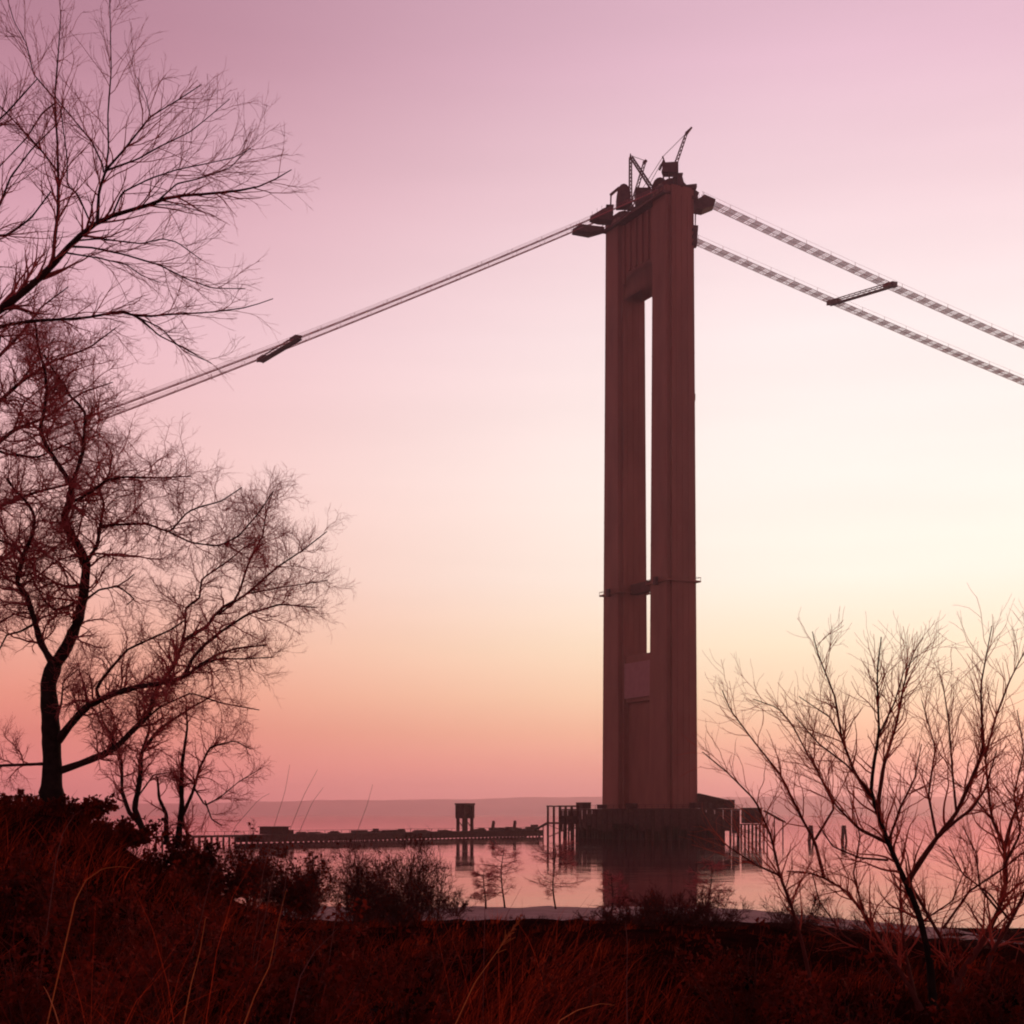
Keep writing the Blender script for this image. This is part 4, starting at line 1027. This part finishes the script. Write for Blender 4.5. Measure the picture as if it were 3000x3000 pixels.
# --- shrubs on the bluff
def shrub(label, px, Y, top, spread, seed, nst=12, k=1.0, m="shrub_twig", dz=0.0, group="wild shrubs on the bluff", thick=1.0, leaves=0, leaf=0.06):
    r = np.random.default_rng(seed)
    X = (px - 1500) / FX * Y; z0 = float(ground(X, Y)) - 0.05 + dz
    Hh = max(0.45, CAMZ + (H0 - top) / FX * Y - z0); W_ = spread / FX * Y / 2
    n = 9; tt = np.linspace(0, 1, n)
    st = []
    for q in range(nst):
        az = r.uniform(0, 2 * math.pi); rr = W_ * math.sqrt(r.uniform(0.02, 1)); hh = Hh * r.uniform(0.6, 1.0) * (1 - 0.25 * (rr / W_) ** 2)
        b0 = 0.15 * rr
        x = X + (b0 + (rr - b0) * tt ** 1.3) * math.cos(az) + 0.04 * Hh * np.cumsum(r.standard_normal(n)) * 0.3 * tt
        y = Y + (b0 + (rr - b0) * tt ** 1.3) * math.sin(az) + 0.04 * Hh * np.cumsum(r.standard_normal(n)) * 0.3 * tt
        st.append(np.stack([x, y, z0 + hh * tt], -1))
    px_m = Y / FX * 2.93   # one render pixel in metres at this distance
    PA = np.stack(st); RA = np.repeat((np.linspace(1.0, 0.35, n) * max(0.012, 0.5 * px_m) * thick)[None], nst, 0)
    PB, RB = sprout(r, PA, RA, int(140 * k), (0.15, 1), (20, 60), (0.25 * Hh, 0.5 * Hh), 7, 0.15, 0.05, 0.6, 0.18 * px_m * thick)
    PC, RC = sprout(r, PB, RB, int(650 * k), (0.1, 1), (20, 60), (0.1 * Hh, 0.28 * Hh), 5, 0.15, 0.05, 0.7, 0.13 * px_m * thick)
    PD, RD = sprout(r, PC, RC, int(1100 * k), (0.1, 1), (20, 60), (0.04 * Hh, 0.14 * Hh), 4, 0.15, 0.03, 0.8, 0.11 * px_m * thick)
    t = thing("wild_shrub", label, "shrub", (X, Y, z0), 0, group)
    off = np.array([X, Y, z0])
    for p, q in zip(PA, RA):
        Vt, Ft = tube_arrays((p - off)[None], q[None], 6); link("stem", mesh_arrays("stem", Vt, Ft), M["shrub_twig"], t, smooth=True)
    Vt, Ft = join_arrays([tube_arrays(a - off, b_, 3) for a, b_ in ((PB, RB), (PC, RC), (PD, RD))])
    link("twigs", mesh_arrays("twigs", Vt, Ft), M[m], t)
    if leaves:
        idx = r.integers(0, len(PD), leaves); c_ = PD[idx, r.integers(1, PD.shape[1], leaves)] - off
        a_ = r.standard_normal((leaves, 3)); a_ /= np.linalg.norm(a_, axis=1, keepdims=True)
        b2 = np.cross(a_, r.standard_normal((leaves, 3))); b2 /= np.linalg.norm(b2, axis=1, keepdims=True)
        sl = r.uniform(0.5, 1.2, leaves)[:, None] * leaf
        n3 = np.cross(a_, b2) * sl * 0.25
        Vl = np.stack([c_, c_ + a_ * sl * 0.5 + b2 * sl * 0.32 + n3, c_ + a_ * sl, c_ + a_ * sl * 0.5 - b2 * sl * 0.32 + n3], 1).reshape(-1, 3)
        Fl = np.arange(leaves * 4).reshape(-1, 4)
        lo = link("dry_leaves", mesh_arrays("dry_leaves", Vl, Fl), M["leaf"], t); lo["kind"] = "stuff"
    return t
shrub("dark dense thicket at the far left edge behind the crooked tree", 20, 30, 2320, 300, 51, 16, 1.6, thick=1.3, leaves=2600, leaf=0.09)
shrub("dark dense shrub at the foot of the crooked tree trunk", 215, 24, 2405, 330, 52, 18, 1.8, thick=1.3, leaves=2600, leaf=0.09)
shrub("dark dense shrub under the twin stemmed sapling", 340, 27, 2395, 300, 53, 18, 1.8, thick=1.3, leaves=2600, leaf=0.09)
shrub("low dark shrub under the rightmost sapling", 500, 26, 2450, 280, 54, 14, 1.5, thick=1.3, leaves=2600, leaf=0.09)
shrub("round reddish shrub below the shore end of the jetty", 640, 34, 2470, 300, 55, 20, 2.2, leaves=2200, leaf=0.1)
shrub("tall narrow dark shrub crossing the jetty left of the hut", 735, 42, 2450, 130, 56, 14, 1.6, leaves=900, leaf=0.1)
shrub("spreading dark shrub below the jetty hut", 840, 45, 2500, 260, 57, 18, 2.2, leaves=1800, leaf=0.11)
shrub("small upright dark shrub left of the bright gap in the bluff shrubs", 900, 52, 2478, 110, 58, 12, 1.4, leaves=700, leaf=0.11)
shrub("tall dark shrub right of the bright gap in the bluff shrubs", 1040, 75, 2478, 170, 59, 16, 1.9, leaves=900, leaf=0.14)
shrub("low dark shrub between the two tall bluff shrubs", 1118, 78, 2520, 170, 60, 14, 1.7, leaves=900, leaf=0.14)
shrub("tall ragged dark shrub below the middle of the jetty", 1205, 82, 2462, 150, 61, 16, 1.8, leaves=900, leaf=0.14)
shrub("sparse leaning shrub on the right end of the bluff shrub row", 1275, 84, 2490, 140, 62, 9, 0.5)
shrub("low scrubby shrub on the shingle left of the layered trees", 1335, 118, 2610, 120, 63, 9, 0.6)
shrub("dark shrub in front of the foot of the tower reflection", 1820, 62, 2630, 260, 64, 14, 2.0, thick=1.3, leaves=1000, leaf=0.09)
shrub("dark reddish shrub below the right side of the tower", 1985, 64, 2600, 300, 65, 15, 2.2, thick=1.3, leaves=1000, leaf=0.09)
shrub("low ragged shrub right of the tower reflection", 2085, 66, 2610, 240, 66, 12, 1.3)
shrub("dark bushy shrub left of the many stemmed shrub", 2335, 62, 2600, 240, 67, 14, 1.4)
shrub("low dark shrub behind the many stemmed shrub", 2560, 60, 2640, 280, 68, 12, 1.0)
shrub("low dark shrub at the far right behind the many stemmed shrub", 2860, 58, 2690, 320, 69, 12, 1.0)
shrub("tangled shrub low on the left in front of the crooked tree", 60, 15, 2480, 420, 70, 14, 1.2, dz=-0.2, leaves=2200, leaf=0.06)

for k, (px, Y, top, sp, lab) in enumerate([(300, 12, 2560, 460, "low red bramble tangle in the left foreground below the crooked tree"), (640, 13.5, 2560, 460, "low red bramble tangle in the foreground below the jetty hut"),
        (110, 8.0, 2680, 460, "low red bramble tangle at the lower left corner"), (930, 12, 2640, 460, "low dark bramble tangle in the foreground below the bluff shrubs"), (480, 9.0, 2690, 460, "low dark bramble tangle left of the upright orange stalk"),
        (1250, 13, 2720, 420, "low dark bramble tangle in the foreground below the layered shore trees"), (820, 7.5, 2780, 420, "low red bramble tangle around the leaning orange stalk"),
        (1650, 12.0, 2760, 360, "low sparse bramble in the foreground below the tower"), (2180, 12.0, 2760, 380, "low dark bramble in the right foreground beside the many stemmed shrub"),
        (2480, 10.0, 2800, 380, "low red bramble at the left foot of the many stemmed shrub"), (2930, 10.5, 2770, 380, "low red bramble in the lower right corner"), (1180, 8.0, 2860, 380, "low red bramble at the bottom edge left of the frayed stalk")]):
    shrub(lab, px, Y, top, sp, 80 + k, 18, 0.7, "bramble", group="bramble tangles in the foreground", thick=0.8, leaves=1500, leaf=0.05)

# ------------------------------------------------------------------ grass
def grass_field(n, yr, seed, hl, hh_, wid, xk, right_scale=0.4):
    r = np.random.default_rng(seed)
    y = yr[0] * (yr[1] / yr[0]) ** r.uniform(0, 1, n)
    x = (r.uniform(-1, 1, n)) * (0.36 * y + 0.6)
    # clumps
    ncl = n // 28
    cy_ = yr[0] * (yr[1] / yr[0]) ** r.uniform(0, 1, ncl); cx = r.uniform(-1, 1, ncl) * (0.36 * cy_ + 0.6)
    ci = r.integers(0, ncl, n); use = r.uniform(0, 1, n) < 0.7
    x = np.where(use, cx[ci] + r.normal(0, 0.07, n), x); y = np.where(use, cy_[ci] + r.normal(0, 0.07, n), y)
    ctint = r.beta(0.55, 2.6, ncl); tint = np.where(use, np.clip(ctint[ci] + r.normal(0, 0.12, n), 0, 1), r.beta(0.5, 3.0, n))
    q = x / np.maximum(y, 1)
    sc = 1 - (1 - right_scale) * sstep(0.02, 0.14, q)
    # dead patches dark with foreground shadow painted in, live straw patches redder
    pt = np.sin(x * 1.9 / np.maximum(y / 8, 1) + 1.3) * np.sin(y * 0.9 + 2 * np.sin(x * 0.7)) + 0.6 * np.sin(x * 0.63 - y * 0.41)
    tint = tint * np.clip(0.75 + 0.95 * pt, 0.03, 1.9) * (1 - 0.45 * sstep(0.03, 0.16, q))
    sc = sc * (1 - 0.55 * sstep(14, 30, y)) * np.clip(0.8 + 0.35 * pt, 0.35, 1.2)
    L = r.uniform(hl, hh_, n) * sc * (0.55 + 0.9 * np.where(use, r.beta(2, 2, ncl)[ci], 0.4))
    az = np.where(r.uniform(0, 1, n) < 0.6, r.normal(0.35, 0.9, n), r.uniform(0, 6.28, n)); lean = np.abs(r.normal(0.4, 0.4, n)); bend = r.uniform(0.2, 1.6, n)
    k = 6
    pts = np.zeros((n, k, 3)); pts[:, 0] = np.stack([x, y, ground(x, y) - 0.03], -1)
    for j in range(1, k):
        th = lean + bend * (j / (k - 1)) ** 2
        d_ = np.stack([np.sin(th) * np.cos(az), np.sin(th) * np.sin(az), np.cos(th)], -1)
        pts[:, j] = pts[:, j - 1] + d_ * (L / (k - 1))[:, None]
    # a flat blade that faces roughly sideways
    side = np.stack([-np.sin(az + 0.8), np.cos(az + 0.8), np.zeros(n)], -1)
    w = r.uniform(wid[0], wid[1], n)[:, None] * np.linspace(1, 0.12, k)[None]
    V = np.stack([pts - side[:, None] * w[..., None] / 2, pts + side[:, None] * w[..., None] / 2], 2)
    idx = np.arange(n * k * 2).reshape(n, k, 2)
    F = np.stack([idx[:, :-1, 0], idx[:, :-1, 1], idx[:, 1:, 1], idx[:, 1:, 0]], -1).reshape(-1, 4)
    return V.reshape(-1, 3), F, np.repeat(tint, k * 2)
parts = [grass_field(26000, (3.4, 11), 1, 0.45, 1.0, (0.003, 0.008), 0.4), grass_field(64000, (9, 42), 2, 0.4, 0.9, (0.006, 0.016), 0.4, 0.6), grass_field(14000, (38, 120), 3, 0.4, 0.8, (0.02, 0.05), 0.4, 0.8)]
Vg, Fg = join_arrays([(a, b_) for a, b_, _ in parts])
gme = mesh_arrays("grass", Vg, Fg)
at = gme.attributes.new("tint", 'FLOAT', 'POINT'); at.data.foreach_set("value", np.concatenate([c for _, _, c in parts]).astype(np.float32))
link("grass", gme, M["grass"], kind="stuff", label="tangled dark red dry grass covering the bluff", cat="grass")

# tall single stalks that can be picked out
def stalk(label, pts, D, w0, w1, m, head=False, lean_d=0.2):
    q, L = resample(pts, 14)
    dep = D + np.linspace(0, lean_d, 14)
    p3 = np.stack([(q[:, 0] - 1500) / FX * dep, dep, CAMZ + (H0 - q[:, 1]) / FX * dep], -1)
    gz = float(ground(p3[0, 0], p3[0, 1]))
    if p3[0, 2] > gz:     # carry the stalk down to the ground it grows from
        d0 = p3[0] - p3[2]; d0 = d0 / np.linalg.norm(d0); d0 = 0.5 * d0 + 0.5 * np.array([0, 0, -1.0]); k_ = (p3[0, 2] - gz + 0.03) / -d0[2]
        p3 = np.concatenate([[p3[0] + d0 * k_], [p3[0] + d0 * k_ * 0.5], p3])
    rad = np.linspace(w0 * 0.42, w1 * 0.4, len(p3)) / 2 / FX * D
    t = thing("grass_stalk", label, "grass stalk", tuple(map(float, p3[0])), 0, "tall dry grass stalks in the foreground")
    Vt, Ft = tube_arrays((p3 - p3[0])[None], rad[None], 6); link("stem", mesh_arrays("stem", Vt, Ft), M[m], t, smooth=True)
    if head:
        r = np.random.default_rng(int(pts[0][0])); PB, RB = sprout(r, p3[None, -6:] - p3[0], rad[None, -6:], 26, (0.1, 1), (10, 35), (0.03, 0.08), 4, 0.1, 0.0, 0.8, 0.0012)
        Vt, Ft = tube_arrays(PB, RB, 3); link("seed_head", mesh_arrays("seed_head", Vt, Ft), M[m], t)
    return t
stalk("bright orange straw stalk standing nearly upright, left of the bottom middle", [(535, 3010), (560, 2880), (585, 2790), (602, 2690)], 5.2, 12, 4, "stalk")
stalk("bright orange straw stalk leaning right at the bottom edge", [(712, 3010), (745, 2920), (790, 2830), (815, 2700), (838, 2610)], 5.4, 12, 3, "stalk")
stalk("long orange straw stalk leaning far right with frayed seed head", [(1330, 3010), (1390, 2880), (1455, 2790), (1518, 2700)], 5.6, 10, 5, "stalk", True)
stalk("dull straw stalk curving right between the orange stalks", [(880, 2860), (920, 2790), (990, 2720)], 6.0, 9, 3, "stalk_dark")
stalk("arching red grass stalk low on the left in front of the crooked tree", [(220, 2640), (250, 2580), (300, 2545), (350, 2538), (395, 2545)], 7.5, 11, 3, "stalk")
stalk("thin red arching stalk beside the crooked tree trunk", [(165, 2510), (185, 2440), (215, 2390), (240, 2372)], 9.0, 6, 3, "stalk_dark")
stalk("orange arching straw at the bottom edge right of the middle", [(1640, 2990), (1690, 2960), (1760, 2940), (1800, 2945)], 5.0, 11, 4, "stalk")
stalk("thin upright dark weed stalk at the bottom right of the middle", [(1838, 3010), (1836, 2900), (1838, 2760), (1832, 2700)], 6.0, 9, 4, "stalk_dark")
stalk("pale curved dead stalk at the lower left corner", [(175, 3010), (160, 2960), (140, 2910), (128, 2890)], 4.6, 13, 5, "stalk")
stalk("thin vertical weed stalk below the layered shore trees", [(1418, 2760), (1420, 2690), (1421, 2640), (1422, 2600)], 9.0, 5, 3, "stalk_dark")
for k, (pts, lab) in enumerate([([(770, 2560), (800, 2430), (835, 2320), (849, 2240)], "thin grass stalk rising over the hut, leftmost of the tall ones on the skyline"),
                               ([(800, 2560), (850, 2430), (890, 2330), (930, 2255)], "thin grass stalk over the jetty leaning right, second from the left on the skyline"),
                               ([(840, 2560), (880, 2430), (915, 2350), (947, 2307)], "thin grass stalk over the jetty, third from the left on the skyline"),
                               ([(1000, 2580), (1045, 2440), (1075, 2360), (1092, 2298)], "thin grass stalk over the jetty, rightmost on the skyline"),
                               ([(620, 2560), (690, 2420), (760, 2340), (790, 2325)], "thin bent grass stalk near the shore end of the jetty on the skyline")]):
    stalk(lab, pts, 9.5 + k * 0.7, 5, 2, "stalk_dark")

# ------------------------------------------------------------------ haze over the harbour
HZ = MB(); HZ.box(-15000, 15000, -330, 15000, -5.0, 240.0)
hz = link("haze", HZ.mesh("haze"), None, label="thin evening haze over the harbour", cat="haze", kind="stuff")
hm = bpy.data.materials.new("evening_haze"); hm.use_nodes = True
ht = hm.node_tree
for n in list(ht.nodes): ht.nodes.remove(n)
pv = ht.nodes.new("ShaderNodeVolumePrincipled"); pv.inputs["Color"].default_value = (1.0, 0.72, 0.76, 1); pv.inputs["Density"].default_value = 0.0001; pv.inputs["Anisotropy"].default_value = 0.88
ho = ht.nodes.new("ShaderNodeOutputMaterial"); ht.links.new(pv.outputs[0], ho.inputs["Volume"])
hz.data.materials.append(hm)
